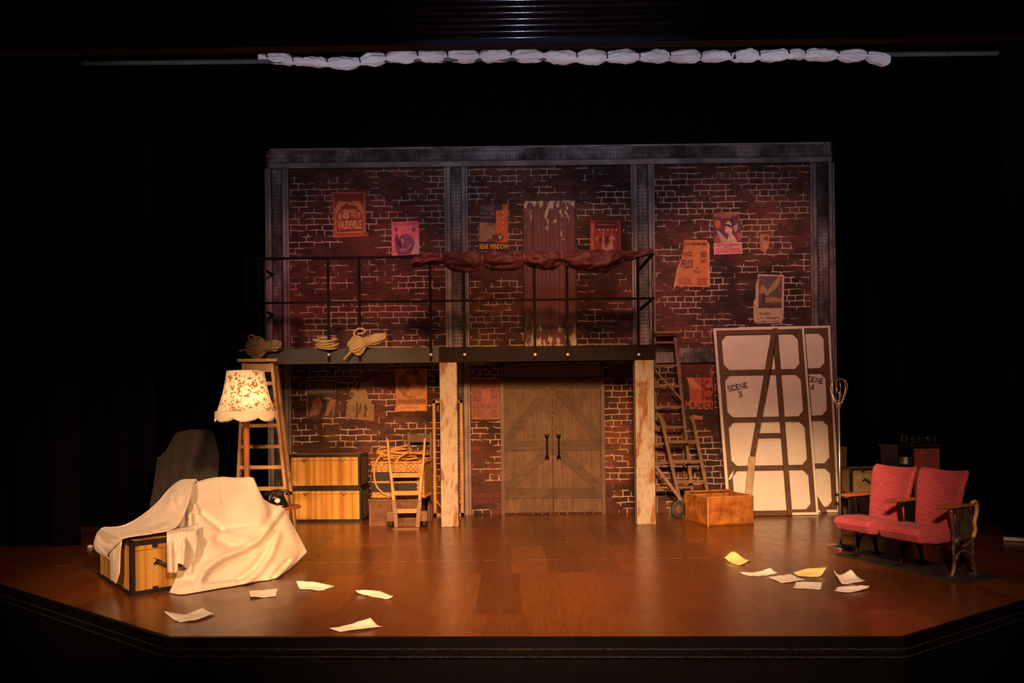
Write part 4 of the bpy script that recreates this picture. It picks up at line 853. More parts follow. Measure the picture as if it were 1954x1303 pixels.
# ------------------------------------------------------------------ floor lamp
lp = P(471, 900, Y=7.0); lamp = thing('floor_lamp', 'floor lamp with a floral fringed bell shade on a wooden pole', 'lamp', (lp.x, 7.0, 0))
zt_, zb_ = P(470, 709, Y=7.0).z, P(470, 789, Y=7.0).z
MB().lathe([(0.14, 0), (0.15, 0.01), (0.14, 0.03), (0.06, 0.05), (0.035, 0.08)], n=28).build('base', POLE, lamp)
MB().lathe([(0.03, 0.08), (0.026, 0.3), (0.034, 0.5), (0.026, 0.7), (0.030, 1.1), (0.030, zb_ - 0.06), (0.042, zb_ - 0.055), (0.044, zb_ + 0.02), (0.02, zb_ + 0.03), (0.018, zb_ + 0.12)], n=20).build('pole', POLE, lamp)
MB().lathe([(0.017, zb_ + 0.12), (0.030, zb_ + 0.17), (0.033, zb_ + 0.20), (0.024, zb_ + 0.235), (0.002, zb_ + 0.245)], n=16).build('bulb', DIALWHITE, lamp)
bl_ = bpy.data.lights.new('shade_glow_light', 'POINT'); bl_.energy = 2.2; bl_.color = (1.0, 0.72, 0.42); bl_.shadow_soft_size = 0.03  # faint light added inside to brighten the shade
blo = bpy.data.objects.new('shade_glow_light', bl_); COL.objects.link(blo); blo.parent = lamp; blo.location = (0.06, -0.08, zb_ + 0.16)
rt, rb_ = 0.170, 0.272; rows = []; fr = []; nS = 72
for k in range(15):
    t = k / 14; r_ = rt + (rb_ - rt) * (0.55 * t + 0.45 * t ** 2.4)
    rows.append([Vector((r_ * (1 + 0.006 * math.cos(8 * 2 * PI * q / nS)) * math.cos(2 * PI * q / nS), r_ * (1 + 0.006 * math.cos(8 * 2 * PI * q / nS)) * math.sin(2 * PI * q / nS), zt_ + (zb_ - zt_) * t)) for q in range(nS + 1)])
SHADE = m_shade()
MB().grid(rows, flip=True).build('lamp_shade', SHADE, lamp, solid=0.003)
for k in range(6):
    row = []
    for q in range(nS + 1):
        a = 2 * PI * q / nS; drop = 0.026 + 0.052 * abs(math.sin(4 * a + 0.5)) ** 0.8; r_ = rb_ + 0.004 + 0.006 * (k / 5)
        row.append(Vector((r_ * math.cos(a), r_ * math.sin(a), zb_ + 0.022 - (0.022 + drop) * k / 5)))
    fr.append(row)
MB().grid(fr, flip=True).build('fringe', FRINGE, lamp, solid=0.006)
MB().lathe([(rt + 0.003, zt_ - 0.012), (rt + 0.003, zt_ + 0.004), (rt - 0.003, zt_ + 0.004), (rt - 0.003, zt_ - 0.012)], n=48, cap=False).build('top_trim', FRINGE, lamp)
b = MB()
for k in range(3):
    a = 2 * PI * k / 3; b.tube([(0.01 * math.cos(a), 0.01 * math.sin(a), zt_ - 0.02), (rt * math.cos(a), rt * math.sin(a), zt_ - 0.006)], 0.003, 6)
b.tube([(0, 0, zb_ + 0.23), (0, 0, zt_ - 0.015)], 0.004, 6); b.build('shade_carrier', BRASS, lamp)

# ------------------------------------------------------------------ round table and telephone
tp = P(534, 966, Y=6.9); tz = tp.z
tab = thing('side_table', 'small round red-brown table holding the telephone', 'table', (tp.x, 6.9, 0))
MB().lathe([(0.16, tz - 0.022), (0.19, tz - 0.018), (0.195, tz - 0.009), (0.19, tz), (0.001, tz)], n=36).build('table_top', MAHOG, tab)
MB().lathe([(0.025, 0.05), (0.03, 0.15), (0.02, 0.25), (0.03, tz - 0.08), (0.07, tz - 0.022)], n=16).build('pedestal', MAHOG, tab)
for k in range(3):
    a = 2 * PI * k / 3 + 0.4
    MB().tube(crv([(0.02 * math.cos(a), 0.02 * math.sin(a), 0.13), (0.09 * math.cos(a), 0.09 * math.sin(a), 0.075), (0.16 * math.cos(a), 0.16 * math.sin(a), 0.014)], 4), [0.022] * 4 + [0.016] * 4 + [0.012], 8).build('leg', MAHOG, tab)
ph = thing('telephone', 'black rotary telephone with a white dial centre', 'telephone', (tp.x - 0.012, 6.88, tz), R(14))
b = MB(); prof = [(0.098, 0.085, 0.0, 0.0), (0.10, 0.087, 0.012, 0.0), (0.092, 0.08, 0.03, 0.004), (0.072, 0.06, 0.065, 0.015), (0.055, 0.042, 0.095, 0.025), (0.05, 0.035, 0.10, 0.028)]
rows = []
for ax, ay, z, sh_ in prof:
    rows.append([Vector((math.copysign(abs(math.cos(a)) ** 0.5, math.cos(a)) * ax, math.copysign(abs(math.sin(a)) ** 0.5, math.sin(a)) * ay + sh_, z)) for a in [2 * PI * q / 28 for q in range(29)]])
b.grid(rows, flip=False); b.add(rows[-1][:-1], [tuple(range(28))], 0, False); b.build('body', BAKELITE, ph)
Md = Matrix.Translation((0, -0.054, 0.058)) @ Matrix.Rotation(R(52), 4, 'X')
b = MB(); b.lathe([(0.045, 0), (0.047, 0.006), (0.042, 0.010), (0.026, 0.010)], n=28, M=Md, cap=False)
for k in range(10):
    a = 2 * PI * k / 13 + 0.5; b.lathe([(0.0065, 0.0102), (0.0045, 0.0085), (0.0005, 0.0085)], n=8, M=Md @ Matrix.Translation((0.034 * math.cos(a), 0.034 * math.sin(a), 0)), cap=False)
dial = b.build('dial', BAKELITE, ph)
MB().lathe([(0.026, 0.006), (0.026, 0.0115), (0.001, 0.0120)], n=24, M=Md).build('dial_card', DIALWHITE, dial)
for s_ in (-1, 1): MB().tube(crv([(0.04 * s_, 0.03, 0.098), (0.05 * s_, 0.03, 0.118), (0.062 * s_, 0.03, 0.126)], 3), 0.007, 8).build('cradle_prong', BAKELITE, ph)
b = MB(); b.tube(crv([(-0.095, 0.03, 0.132), (-0.05, 0.03, 0.146), (0, 0.03, 0.150), (0.05, 0.03, 0.146), (0.095, 0.03, 0.132)], 4), 0.012, 10)
for s_ in (-1, 1): b.lathe([(0.018, 0.03), (0.03, 0.012), (0.033, 0), (0.022, -0.002)], (0.10 * s_, 0.03, 0.106), 16)
b.build('handset', BAKELITE, ph)

# ------------------------------------------------------------------ striped trunks
def trunk(name, label, loc, rz, L, D, H, latches=True, handle=False, group='striped travelling trunks', face=None, dark_sides=None):
    root = thing(name, label, 'trunk', loc, rz, group)
    seam = H * 0.82; e_ = 0.006
    sm = TRUNKSIDE; face = face or STRIPE; dark_sides = latches if dark_sides is None else dark_sides
    def case(z0, z1):
        b = MB(); b.box(e_, L - e_, e_, D - e_, z0, z1)
        b.m = [0, 0, 0, 1, 0, 1] if dark_sides else [0] * 6; return b
    case(0.012, seam - 0.002).build('body', [face, sm], root)
    case(seam + 0.002, H - 0.004).build('lid', [face, sm], root)
    b = MB(); t = 0.032
    for z0, z1 in ((0.0, t), (H - t, H)):
        b.box(0, L, -0.001, 0.008, z0, z1); b.box(0, L, D - 0.008, D + 0.001, z0, z1); b.box(-0.001, 0.008, 0, D, z0, z1); b.box(L - 0.008, L + 0.001, 0, D, z0, z1)
    for x0, x1 in ((0, t), (L - t, L)):
        b.box(x0, x1, 0.0, 0.008, 0, H); b.box(x0, x1, D - 0.008, D, 0, H)
        b.box(x0, x1, 0, D, H - 0.006, H + 0.001)
    for y0, y1 in ((0, t), (D - t, D)):
        b.box(0, 0.008, y0, y1, 0, H); b.box(L - 0.008, L, y0, y1, 0, H); b.box(0, L, y0, y1, H - 0.006, H + 0.001)
    # small studs along the corner binding
    k = 0.05
    while k < H - 0.04:
        for x in (t * 0.5, L - t * 0.5): rivet(b, x, 0.0, k, 0.004)
        k += 0.03
    b.build('edge_binding', BANDLEATHER, root)
    for sx in (0, 1):
        for sz in (0, 1):
            c_ = MB(); x = 0 if sx == 0 else L; z = 0 if sz == 0 else H; dx = 0.055 if sx == 0 else -0.055; dz_ = 0.055 if sz == 0 else -0.055
            c_.prism([(x, z), (x + dx, z), (x + dx * 0.8, z + dz_ * 0.45), (x + dx * 0.45, z + dz_ * 0.8), (x, z + dz_)], 0.006, Matrix.Translation((0, -0.005, 0)))
            c_.build('corner_cap', BANDLEATHER, root)
    if latches:
        for fx in (0.22, 0.75):
            c_ = MB(); c_.box(L * fx - 0.034, L * fx + 0.034, -0.010, 0.006, seam + 0.004, seam + 0.026); c_.box(L * fx - 0.014, L * fx + 0.014, -0.020, -0.010, seam - 0.012, seam + 0.022)
            c_.build('latch', BRASS, root)
    if handle:
        hz_ = H * 0.60; xa_, xb_ = L * 0.34, L * 0.90
        for s_, x in ((-1, xa_), (1, xb_)):
            c_ = MB(); c_.prism([(x - 0.055 * -s_ * -1, hz_), (x + 0.0, hz_ + 0.028), (x + 0.03, hz_ + 0.012), (x + 0.03, hz_ - 0.014), (x, hz_ - 0.026)] if s_ < 0 else [(x + 0.055, hz_), (x, hz_ - 0.026), (x - 0.03, hz_ - 0.014), (x - 0.03, hz_ + 0.012), (x, hz_ + 0.028)], 0.014, Matrix.Translation((0, -0.014, 0)))
            c_.build('handle_mount', BANDLEATHER, root)
        c_ = MB(); c_.tube(crv([(xa_ + 0.02, -0.012, hz_), (xa_ + 0.07, -0.055, hz_ - 0.025), (xa_ + 0.15, -0.09, hz_ - 0.05), (xb_ - 0.07, -0.075, hz_ - 0.04), (xb_ - 0.02, -0.012, hz_)], 6), 0.011, 8)
        c_.build('handle', BANDLEATHER, root)
        c_ = MB(); c_.box(L * 0.33, L * 0.41, -0.010, 0.004, H * 0.86, H - 0.02); c_.box(L * 0.33, L * 0.41, -0.010, 0.004, 0.02, 0.05); c_.build('clasp_plate', BANDLEATHER, root)
    return root
trunk('travelling_trunk', 'striped travelling trunk under the dust sheet at front left', (-2.78, 5.32, 0), math.atan2(0.669, 0.743), 0.45, 0.93, 0.395, latches=False, handle=True)
sp = P(553, 990, Z=0); ex = P(690, 990, Y=sp.y)
LT = ex.x - sp.x; SY = 8.98; lx = P(553, 900, Y=SY).x; LT = P(691, 900, Y=SY).x - lx
HT1 = P(620, 931, Y=SY).z; HT2 = P(620, 867, Y=SY).z - HT1
trunk('travelling_trunk', 'lower striped trunk of the two stacked against the brick wall', (lx, SY, 0), R(-2), LT, 0.40, HT1 - 0.002)
trunk('travelling_trunk', 'upper striped trunk of the two stacked against the brick wall', (lx - 0.012, SY - 0.004, HT1), R(-2), LT, 0.40, HT2)

# ------------------------------------------------------------------ hamper group by the left post
cx0, cx1 = P(704, 980, Y=8.62).x, P(800, 980, Y=8.62).x; chh = P(760, 951, Y=8.62).z
ch = thing('wicker_chest', 'low dark woven chest on the floor under the wicker hamper', 'chest', (cx0, 8.62, 0), R(-4))
MB().box(0, cx1 - cx0, 0, 0.42, 0.012, chh - 0.035).build('body', WICKERDK, ch, bevel=0.006)
MB().box(-0.008, cx1 - cx0 + 0.008, -0.008, 0.428, chh - 0.035, chh - 0.002).build('lid', CHEST, ch, bevel=0.006)
b = MB()
for x in (0.02, cx1 - cx0 - 0.02):
    b.box(x - 0.016, x + 0.016, -0.01, 0.0, 0.0, chh - 0.036)
b.box(0, cx1 - cx0, -0.006, 0.002, 0.0, 0.03); b.build('corner_posts', CHEST, ch)
hx0, hx1 = P(709, 920, Y=8.64).x, P(812, 920, Y=8.64).x; hz1 = P(760, 880, Y=8.64).z
hm = thing('wicker_hamper', 'golden wicker hamper with two black bands, heaped with rope', 'hamper', (hx0, 8.64, chh), R(-7))
hw_, hh_ = hx1 - hx0, hz1 - chh
b = MB(); b.box(0, hw_, 0, 0.36, 0.01, hh_ - 0.02); b.build('basket', WICKER, hm, bevel=0.012)
zb0, zb1 = P(760, 938, Y=8.64).z - chh, P(760, 900, Y=8.64).z - chh; mid_ = (zb0 + zb1) / 2
for z0, z1 in ((zb0, mid_ - 0.012), (mid_ + 0.012, zb1)):
    b = MB(); b.box(-0.004, hw_ * 0.86, -0.006, 0.02, z0, z1); b.box(-0.006, 0.02, -0.004, 0.36, z0, z1); b.build('black_band', BANDBLACK, hm)
def braid(z, r_):
    b = MB(); loop = []
    for q in range(120):
        s_ = q / 120 * 2 * (hw_ + 0.36)
        if s_ < hw_: p = (s_, 0)
        elif s_ < hw_ + 0.36: p = (hw_, s_ - hw_)
        elif s_ < 2 * hw_ + 0.36: p = (2 * hw_ + 0.36 - s_, 0.36)
        else: p = (0, 2 * hw_ + 0.72 - s_)
        loop.append((p[0], p[1], z + 0.004 * math.sin(q * 1.9)))
    return b.tube(loop, r_, 7, True)
braid(hh_ - 0.012, 0.017).build('braided_rim', WICKER, hm); braid(0.02, 0.015).build('braided_foot', WICKER, hm)
b = MB()
for x in (hw_ * 0.20, hw_ * 0.66):
    b.tube(crv([(x - 0.02, -0.012, hh_ - 0.03), (x, -0.022, hh_ - 0.06), (x + 0.02, -0.012, hh_ - 0.03)], 4), 0.008, 6)
    b.box(x - 0.012, x + 0.012, -0.016, 0, hh_ - 0.09, hh_ - 0.02)
b.build('lid_straps', PINE, hm)
# heap of rope on the hamper
rp_ = thing('rope_heap', 'tangled golden rope heaped on the wicker hamper', 'rope', (hx0 + hw_ * 0.52, 8.80, hz1))
rr = random.Random(11); b = MB()
for k in range(15):
    cx_, cy_ = rr.uniform(-0.14, 0.16), rr.uniform(-0.06, 0.06); ra, rb2 = rr.uniform(0.09, 0.17), rr.uniform(0.06, 0.11); ph_ = rr.uniform(0, 6.28)
    zz = 0.016 + 0.0095 * k * (1 - 0.25 * abs(cx_) / 0.2); tl = rr.uniform(-0.18, 0.18)
    b.tube([Vector((max(-0.29, min(0.31, cx_ + ra * math.cos(a + ph_) * 1.15)), max(-0.14, min(0.15, cy_ + rb2 * math.sin(a + ph_ * 1.3))), max(0.014, zz + tl * ra * math.cos(a) + 0.01 * math.sin(3 * a + k)))) for a in [2 * PI * q / 26 for q in range(22 if k % 3 else 26)]], 0.0125, 7, k % 3 == 0)
b.tube(crv([(0.10, -0.10, 0.10), (0.02, -0.15, 0.06), (-0.02, -0.19, 0.01), (-0.03, -0.20, -0.06), (-0.035, -0.20, -0.13)], 5), 0.0125, 7)
b.tube(crv([(-0.2, -0.1, 0.05), (-0.24, -0.16, 0.05), (-0.27, -0.20, -0.02), (-0.29, -0.205, -0.14), (-0.27, -0.205, -0.27), (-0.20, -0.205, -0.36), (-0.10, -0.205, -0.40), (0.0, -0.205, -0.39), (0.06, -0.205, -0.36)], 5), 0.0125, 7)
b.build('rope_loops', ROPEGOLD, rp_)

# orange wooden sack barrow standing in front of the hamper
hb = P(775, 1008, Z=0); ht = thing('sack_barrow', 'orange wooden sack barrow standing before the wicker hamper', 'hand truck', (hb.x, hb.y, 0))
Yb = hb.y
for tops in (((740, 838), (743, 880), (748, 920), (752, 958), (757, 1007)), ((811, 836), (808, 880), (803, 920), (801, 958), (797, 1006))):
    pts = []
    for i, q in enumerate(tops): pts.append(P(*q, Y=Yb + (0.13, 0.10, 0.07, 0.04, 0.0)[i]))
    pts[-1].z = 0.012
    b = MB()
    for i in range(3): b.beam(pts[i], pts[i + 1] + (pts[i + 1] - pts[i]) * 0.02, (0.024, 0.030, 0.034)[i], 0.035, (1, 0, 0), 0, (0.030, 0.034, 0.036)[i], 0.035)
    rl = b.build('side_rail', PINE, ht, world=True, bevel=0.004)
    b = MB(); b.beam(pts[3] + (pts[2] - pts[3]) * 0.1, pts[4], 0.050, 0.042, (1, 0, 0)); b.build('rail_shoe', BARROW, ht, world=True, bevel=0.004)
for py, hgt_ in ((907, 0.052), (941, 0.05), (975, 0.05)):
    t_ = (py - 838) / 170; xa_ = 741 + 14 * t_; xb_ = 810 - 12 * t_; Yc = Yb + 0.12 - 0.10 * t_
    a, c = P(xa_, py, Y=Yc - 0.004), P(xb_, py, Y=Yc - 0.004)
    MB().box(a.x, c.x, Yc - 0.016, Yc + 0.012, a.z - hgt_ / 2, a.z + hgt_ / 2).build('crossbar', PINEX, ht, world=True, bevel=0.003)
for px in (744, 809):
    a = P(px, 985, Y=Yb + 0.03)
    MB().box(a.x - 0.042, a.x + 0.042, Yb + 0.025, Yb + 0.10, 0.07, 0.19).build('axle_block', BARROW, ht, world=True, bevel=0.012)
    MB().lathe([(0.02, -0.02), (0.065, -0.02), (0.07, -0.012), (0.07, 0.012), (0.065, 0.02), (0.02, 0.02)], (a.x, Yb + 0.12, 0.071), 20, 0, Matrix.Rotation(PI / 2, 4, 'Y')).build('wheel', RUBBER, ht, world=True)
a, c = P(757, 1007, Y=Yb), P(797, 1007, Y=Yb)
MB().box(a.x - 0.03, c.x + 0.03, Yb - 0.10, Yb - 0.022, 0.0, 0.016).build('toe_plate', BARROW, ht, world=True)

# old wooden chair against the wall
cp0, cp1 = P(775, 850, Y=9.2).x, P(822, 850, Y=9.2).x; ctop = P(800, 826, Y=9.2).z
chair = thing('wooden_chair', 'dark wooden chair behind the wicker hamper', 'chair', ((cp0 + cp1) / 2, 9.2, 0)); hwc = (cp1 - cp0) / 2
for s_ in (-1, 1):
    MB().beam((s_ * (hwc - 0.016), 0.10, 0), (s_ * (hwc - 0.016), 0.15, ctop), 0.032, 0.032).build('rear_leg', DARKW, chair)
    MB().beam((s_ * (hwc - 0.016), -0.14, 0), (s_ * (hwc - 0.016), -0.14, 0.5), 0.032, 0.032).build('front_leg', DARKW, chair)
MB().box(-hwc, hwc, -0.16, 0.10, 0.5, 0.525).build('seat', DARKW, chair, bevel=0.004)
for z0, z1 in ((ctop - 0.12, ctop - 0.02), (ctop - 0.28, ctop - 0.22)):
    MB().box(-hwc + 0.033, hwc - 0.033, 0.125, 0.145, z0, z1).build('back_slat', DARKW, chair)
# slim timber frame against the wall
tf = thing('leaning_batten', 'slim empty timber frame leaning on the wall behind the left post', 'frame', (P(855, 900, Y=9.36).x, 9.36, 0))
fx0, fx1 = P(827, 900, Y=9.36).x, P(884, 900, Y=9.36).x; fz1 = P(830, 764, Y=9.36).z
b = MB(); b.box(fx0, fx0 + 0.035, 9.345, 9.37, 0.0, fz1); b.box(fx1 - 0.035, fx1, 9.345, 9.37, 0.0, fz1); b.box(fx0, fx1, 9.345, 9.37, 0.0, 0.04); b.box(fx0, fx1, 9.345, 9.37, fz1 - 0.035, fz1)
b.build('batten_frame', PINE, tf, world=True)
b = MB(); b.beam((fx0 + 0.03, 9.357, 0.2), (fx0 + 0.16, 9.357, 0.03), 0.02, 0.02, (0, 1, 0)); b.beam((fx1 - 0.03, 9.357, 0.2), (fx1 - 0.16, 9.357, 0.03), 0.02, 0.02, (0, 1, 0)); b.build('corner_brace', PINE, tf, world=True)

# ------------------------------------------------------------------ grey covered chair at back left
gY = 8.3
gc = P(360, 930, Y=gY); gs = thing('covered_chair', 'tall chair shrouded in a shade-darkened grey sheet at the far left', 'covered chair', (gc.x, gY, 0))
ctrl = []
sil = [(297, 985, 880), (299, 900, 872), (318, 866, 862), (336, 828, 840), (370, 819, 826), (403, 822, 828), (414, 850, 845), (421, 900, 880), (422, 990, 900)]
top = [P(300, 874, Y=gY + .05), P(312, 866, Y=gY + .05), P(325, 846, Y=gY + .1), P(336, 827, Y=gY + .15), P(352, 822, Y=gY + .2), P(370, 819.5, Y=gY + .2), P(388, 820, Y=gY + .2), P(404, 823, Y=gY + .15), P(412, 842, Y=gY + .1), P(418, 868, Y=gY + .05)]
botx = [P(298, 930, Y=gY).x, P(310, 930, Y=gY).x, P(325, 930, Y=gY).x, P(337, 930, Y=gY).x, P(352, 930, Y=gY).x, P(368, 930, Y=gY).x, P(382, 930, Y=gY).x, P(398, 930, Y=gY).x, P(412, 930, Y=gY).x, P(423, 930, Y=gY).x]
rows = []
fold = [0, 0.03, -0.05, 0.03, 0.05, 0.10, -0.02, 0.05, 0.0, 0.0]
for k in range(6):
    t = k / 5; rows.append([Vector((tpt.x + (bx - tpt.x) * min(1, t * 1.4), tpt.y - (0.30 + fold[i]) * min(1, t * 1.6) + (0.2 if i in (0, 9) else 0) * t, tpt.z * (1 - t) + 0.006 * t)) for i, (tpt, bx) in enumerate(zip(top, botx))])
front = sgrid(rows, 5, 5)
back = sgrid([[Vector((p.x - 0.09 * min(1, k / 2), p.y + 0.18 * min(1, k / 2), p.z * (1 - k / 4) + 0.006 * k / 4)) for p in top] for k in range(5)], 5, 4)
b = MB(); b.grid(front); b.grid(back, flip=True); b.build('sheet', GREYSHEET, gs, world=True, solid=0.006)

# ------------------------------------------------------------------ dust sheet over the armchair and trunk
RIDGES = [  # pixel polylines sculpting the folds: (points, height towards the viewer, width px)
    ([(538, 972), (520, 1000), (492, 1032), (463, 1047), (425, 1063), (393, 1084), (381, 1108)], 0.055, 7),
    ([(538, 985), (516, 1015), (497, 1042), (470, 1058), (432, 1074), (405, 1092)], -0.045, 6),
    ([(520, 985), (492, 1026), (478, 1041), (442, 1040), (415, 1030)], -0.04, 9),
    ([(524, 1010), (508, 1050), (485, 1083), (456, 1105)], -0.035, 6), ([(531, 1020), (516, 1060), (494, 1092), (470, 1110)], 0.03, 7),
    ([(549, 1070), (530, 1090), (520, 1102)], -0.03, 4), ([(556, 1074), (538, 1090), (528, 1100)], 0.02, 4),
    ([(422.5, 908), (423, 936), (426, 958)], -0.022, 3), ([(384, 980), (404, 996), (423, 1011)], -0.03, 5), ([(423, 1011), (445, 1007), (470, 1003)], -0.016, 4), ([(430, 1018), (455, 1030), (482, 1034)], 0.02, 8),
    ([(359, 984), (366, 979), (376, 978)], 0.03, 4), ([(363, 985), (363, 1020), (366, 1060), (362, 1090)], 0.045, 6), ([(374, 985), (376, 1030), (384, 1070), (392, 1086)], -0.02, 7),
    ([(362, 940), (368, 960), (378, 975)], 0.025, 4), ([(353, 955), (352, 975), (350, 1000)], -0.05, 4), ([(500, 1000), (540, 1010), (565, 1030)], 0.012, 9), ([(352, 1106), (400, 1108), (450, 1103)], -0.02, 4), ([(340, 1122), (400, 1117), (460, 1110)], 0.015, 5)]
RW = [([(330, 950), (334, 972), (345, 985)], -0.03, 4), ([(322, 935), (300, 972), (280, 992)], 0.012, 10), ([(346, 930), (352, 945), (348, 962)], -0.02, 5), ([(262, 1020), (285, 1014), (318, 1003)], 0.03, 4), ([(255, 1014), (285, 1006), (318, 994)], -0.02, 4), ([(300, 1018), (285, 1013), (270, 1015)], -0.02, 2.5),
      ([(216, 1008), (205, 1018), (200, 1032)], -0.025, 3), ([(232, 1006), (215, 1020), (208, 1045)], 0.02, 4), ([(190, 1040), (200, 1050), (208, 1060)], -0.015, 3)]
RIDGES = [(p_, a_ * (1.4 if w__ <= 7 else 1.15), w__) for p_, a_, w__ in RIDGES]; RW = [(p_, a_ * 1.3, w__) for p_, a_, w__ in RW]
def segdist(p, a, c):
    ax, ay = a; bx, by = c; dx, dy = bx - ax, by - ay; t = max(0, min(1, ((p[0] - ax) * dx + (p[1] - ay) * dy) / (dx * dx + dy * dy)))
    return math.hypot(p[0] - ax - t * dx, p[1] - ay - t * dy)
def sculpt(rows, ridges, wr=0.006):
    out = []
    for r in rows:
        o = []
        for p in r:
            q = proj(p); d = 0
            for pts, amp, wd in ridges:
                m_ = min(segdist(q, pts[i], pts[i + 1]) for i in range(len(pts) - 1))
                if m_ < wd * 3: d += amp * math.exp(-(m_ / wd) ** 2)
            d += wr * nz(p, 7) + wr * 0.5 * nz(p, 19)
            v = (Vector((0, 0, CH)) - p).normalized() * d; n_ = p + v
            if n_.z < 0.006: n_.z = 0.006
            o.append(n_)
        out.append(o)
    return out
colsB = [
    [(356, 950, 6.12), (352, 985, 6.0), (348, 1020, 5.80), (345, 1055, 5.64), (338, 1095, 5.52), (323, 1131, 5.42)],
    [(362, 930, 6.25), (366, 970, 6.0), (370, 1010, 5.8), (368, 1050, 5.66), (362, 1095, 5.53), (346, 1134, 5.40)],
    [(385, 918, 6.38), (395, 965, 6.07), (400, 1005, 5.87), (398, 1050, 5.7), (392, 1095, 5.56), (375, 1130, 5.46)],
    [(420, 911.5, 6.45), (432, 955, 6.2), (436, 1000, 6.0), (436, 1045, 5.83), (430, 1090, 5.66), (415, 1123, 5.55)],
    [(452, 913, 6.5), (466, 950, 6.25), (474, 995, 6.05), (474, 1040, 5.90), (468, 1085, 5.75), (455, 1116.5, 5.68)],
    [(483, 913, 6.5), (497, 955, 6.3), (503, 995, 6.12), (506, 1035, 5.98), (503, 1078, 5.86), (492, 1109, 5.80)],
    [(489, 936, 6.55), (515, 970, 6.4), (527, 1005, 6.25), (535, 1040, 6.1), (535, 1075, 5.98), (524, 1104, 5.88)],
    [(500, 951, 6.6), (530, 972, 6.5), (548, 1003, 6.38), (558, 1032, 6.28), (562, 1058, 6.2), (556, 1082, 6.12)],
    [(514, 962, 6.65), (541, 970, 6.6), (555, 995, 6.55), (568, 1018, 6.5), (579, 1038, 6.45), (586, 1053, 6.42)]]
colsA = [
    [(374, 915.5, 6.40), (369, 925, 6.2), (364, 945, 6.0), (354, 975, 5.84), (340, 1002, 5.66), (320, 1013, 5.56)],
    [(345, 917.5, 6.4), (337, 935, 6.2), (330, 955, 6.05), (322, 980, 5.9), (312, 1003, 5.7), (301, 1016.5, 5.53)],
    [(322, 935, 6.35), (316, 952, 6.2), (308, 972, 6.05), (298, 992, 5.88), (290, 1007, 5.7), (281, 1020, 5.48)],
    [(300, 960, 6.2), (292, 973, 6.1), (284, 986, 6.0), (275, 1000, 5.83), (266, 1011, 5.64), (257, 1023, 5.42)],
    [(270, 985, 6.1), (262, 993, 6.02), (254, 1001, 5.93), (246, 1010, 5.76), (240, 1018, 5.6), (237, 1027, 5.38)],
    [(240, 1002, 6.0), (236, 1006, 5.98), (230, 1012, 5.9), (225, 1019, 5.76), (224, 1026, 5.6), (228, 1034, 5.42)],
    [(215, 1007, 5.98), (212, 1013, 5.95), (208, 1020, 5.88), (206, 1030, 5.78), (208, 1040, 5.66), (214, 1048, 5.53)],
    [(196, 1008, 5.95), (191, 1018, 5.93), (188, 1027, 5.9), (188, 1038, 5.86), (193, 1050, 5.78), (205, 1060, 5.66)],
    [(185, 1017, 5.98), (181, 1029, 5.97), (179, 1040, 5.96), (183, 1050, 5.90), (194, 1059, 5.80), (209, 1067, 5.68)]]
colsC = [[(318, 1012, 5.60), (318.5, 1040, 5.45), (319, 1065, 5.42), (320, 1093.5, 5.41)], [(326, 1010, 5.62), (326, 1040, 5.42), (327, 1066, 5.39), (328, 1093, 5.38)], [(333, 1009, 5.66), (334, 1040, 5.46), (335, 1066, 5.44), (339, 1091, 5.43)],
         [(341, 1007, 5.7), (343, 1035, 5.49), (342, 1055, 5.46), (339, 1076, 5.44)], [(350, 1006, 5.72), (352, 1035, 5.47), (351, 1060, 5.44), (349, 1078, 5.43)], [(362, 1004, 5.74), (363, 1040, 5.56), (361, 1065, 5.54), (358, 1086, 5.53)], [(378, 998, 5.76), (376, 1040, 5.6), (373, 1064, 5.58), (368, 1088, 5.56)]]
colsD = [[(207, 1033, 5.70), (208, 1055, 5.66), (210, 1075, 5.64), (211, 1095, 5.63), (211, 1106, 5.62)], [(216, 1030, 5.58), (216, 1055, 5.53), (217, 1080, 5.51), (217, 1100, 5.51), (217, 1109, 5.51)], [(225, 1031, 5.48), (224, 1055, 5.46), (223, 1080, 5.44), (223, 1100, 5.44), (222, 1113, 5.44)], [(233, 1029, 5.40), (230, 1050, 5.40), (229, 1075, 5.40), (228, 1092, 5.40), (226, 1099, 5.40)]]
tM = (Matrix.Translation((-2.78, 5.32, 0)) @ Matrix.Rotation(math.atan2(0.669, 0.743), 4, 'Z')).inverted()
def clear(rows, g=0.012):
    """lift any point of the cloth that would sink into the trunk it lies on"""
    for r in rows:
        for i, p in enumerate(r):
            d = (Vector((0, 0, CH)) - p).normalized(); k = 0
            while k < 90:
                l = tM @ p
                if not (-g < l.x < 0.45 + g and -g < l.y < 0.93 + g and l.z < 0.396 + g): break
                p = p + d * 0.008; k += 1
            r[i] = p
    return rows
def patch(cols, a, c):
    ctrl = [[Ps(*col[k]) for col in cols] for k in range(len(cols[0]))]
    return sgrid(ctrl, a, c)
b = MB()
gB = clear(sculpt(patch(colsB, 11, 14), RIDGES)); b.grid(gB)
gA = clear(sculpt(patch(colsA, 10, 9), RW, 0.004), 0.016); b.grid(gA, flip=True)
gC = sculpt(patch(colsC, 7, 8), [([(322, 1020), (322, 1090)], 0.012, 2.5), ([(331, 1040), (332, 1092)], -0.02, 2.5), ([(345, 1030), (343, 1076)], -0.02, 3), ([(318, 1016), (340, 1014), (356, 1008)], 0.02, 4)], 0.003); clear(gC, 0.03); b.grid(gC)
gD = sculpt(patch(colsD, 6, 6), [([(220, 1035), (219, 1105)], -0.012, 2)], 0.002); clear(gD, 0.02); b.grid(gD)
colsF = [[(335, 958, 6.25), (335, 985, 6.05), (330, 1012, 5.85)], [(360, 945, 6.25), (358, 980, 6.05), (352, 1014, 5.85)], [(388, 950, 6.25), (386, 985, 6.06), (382, 1018, 5.88)]]
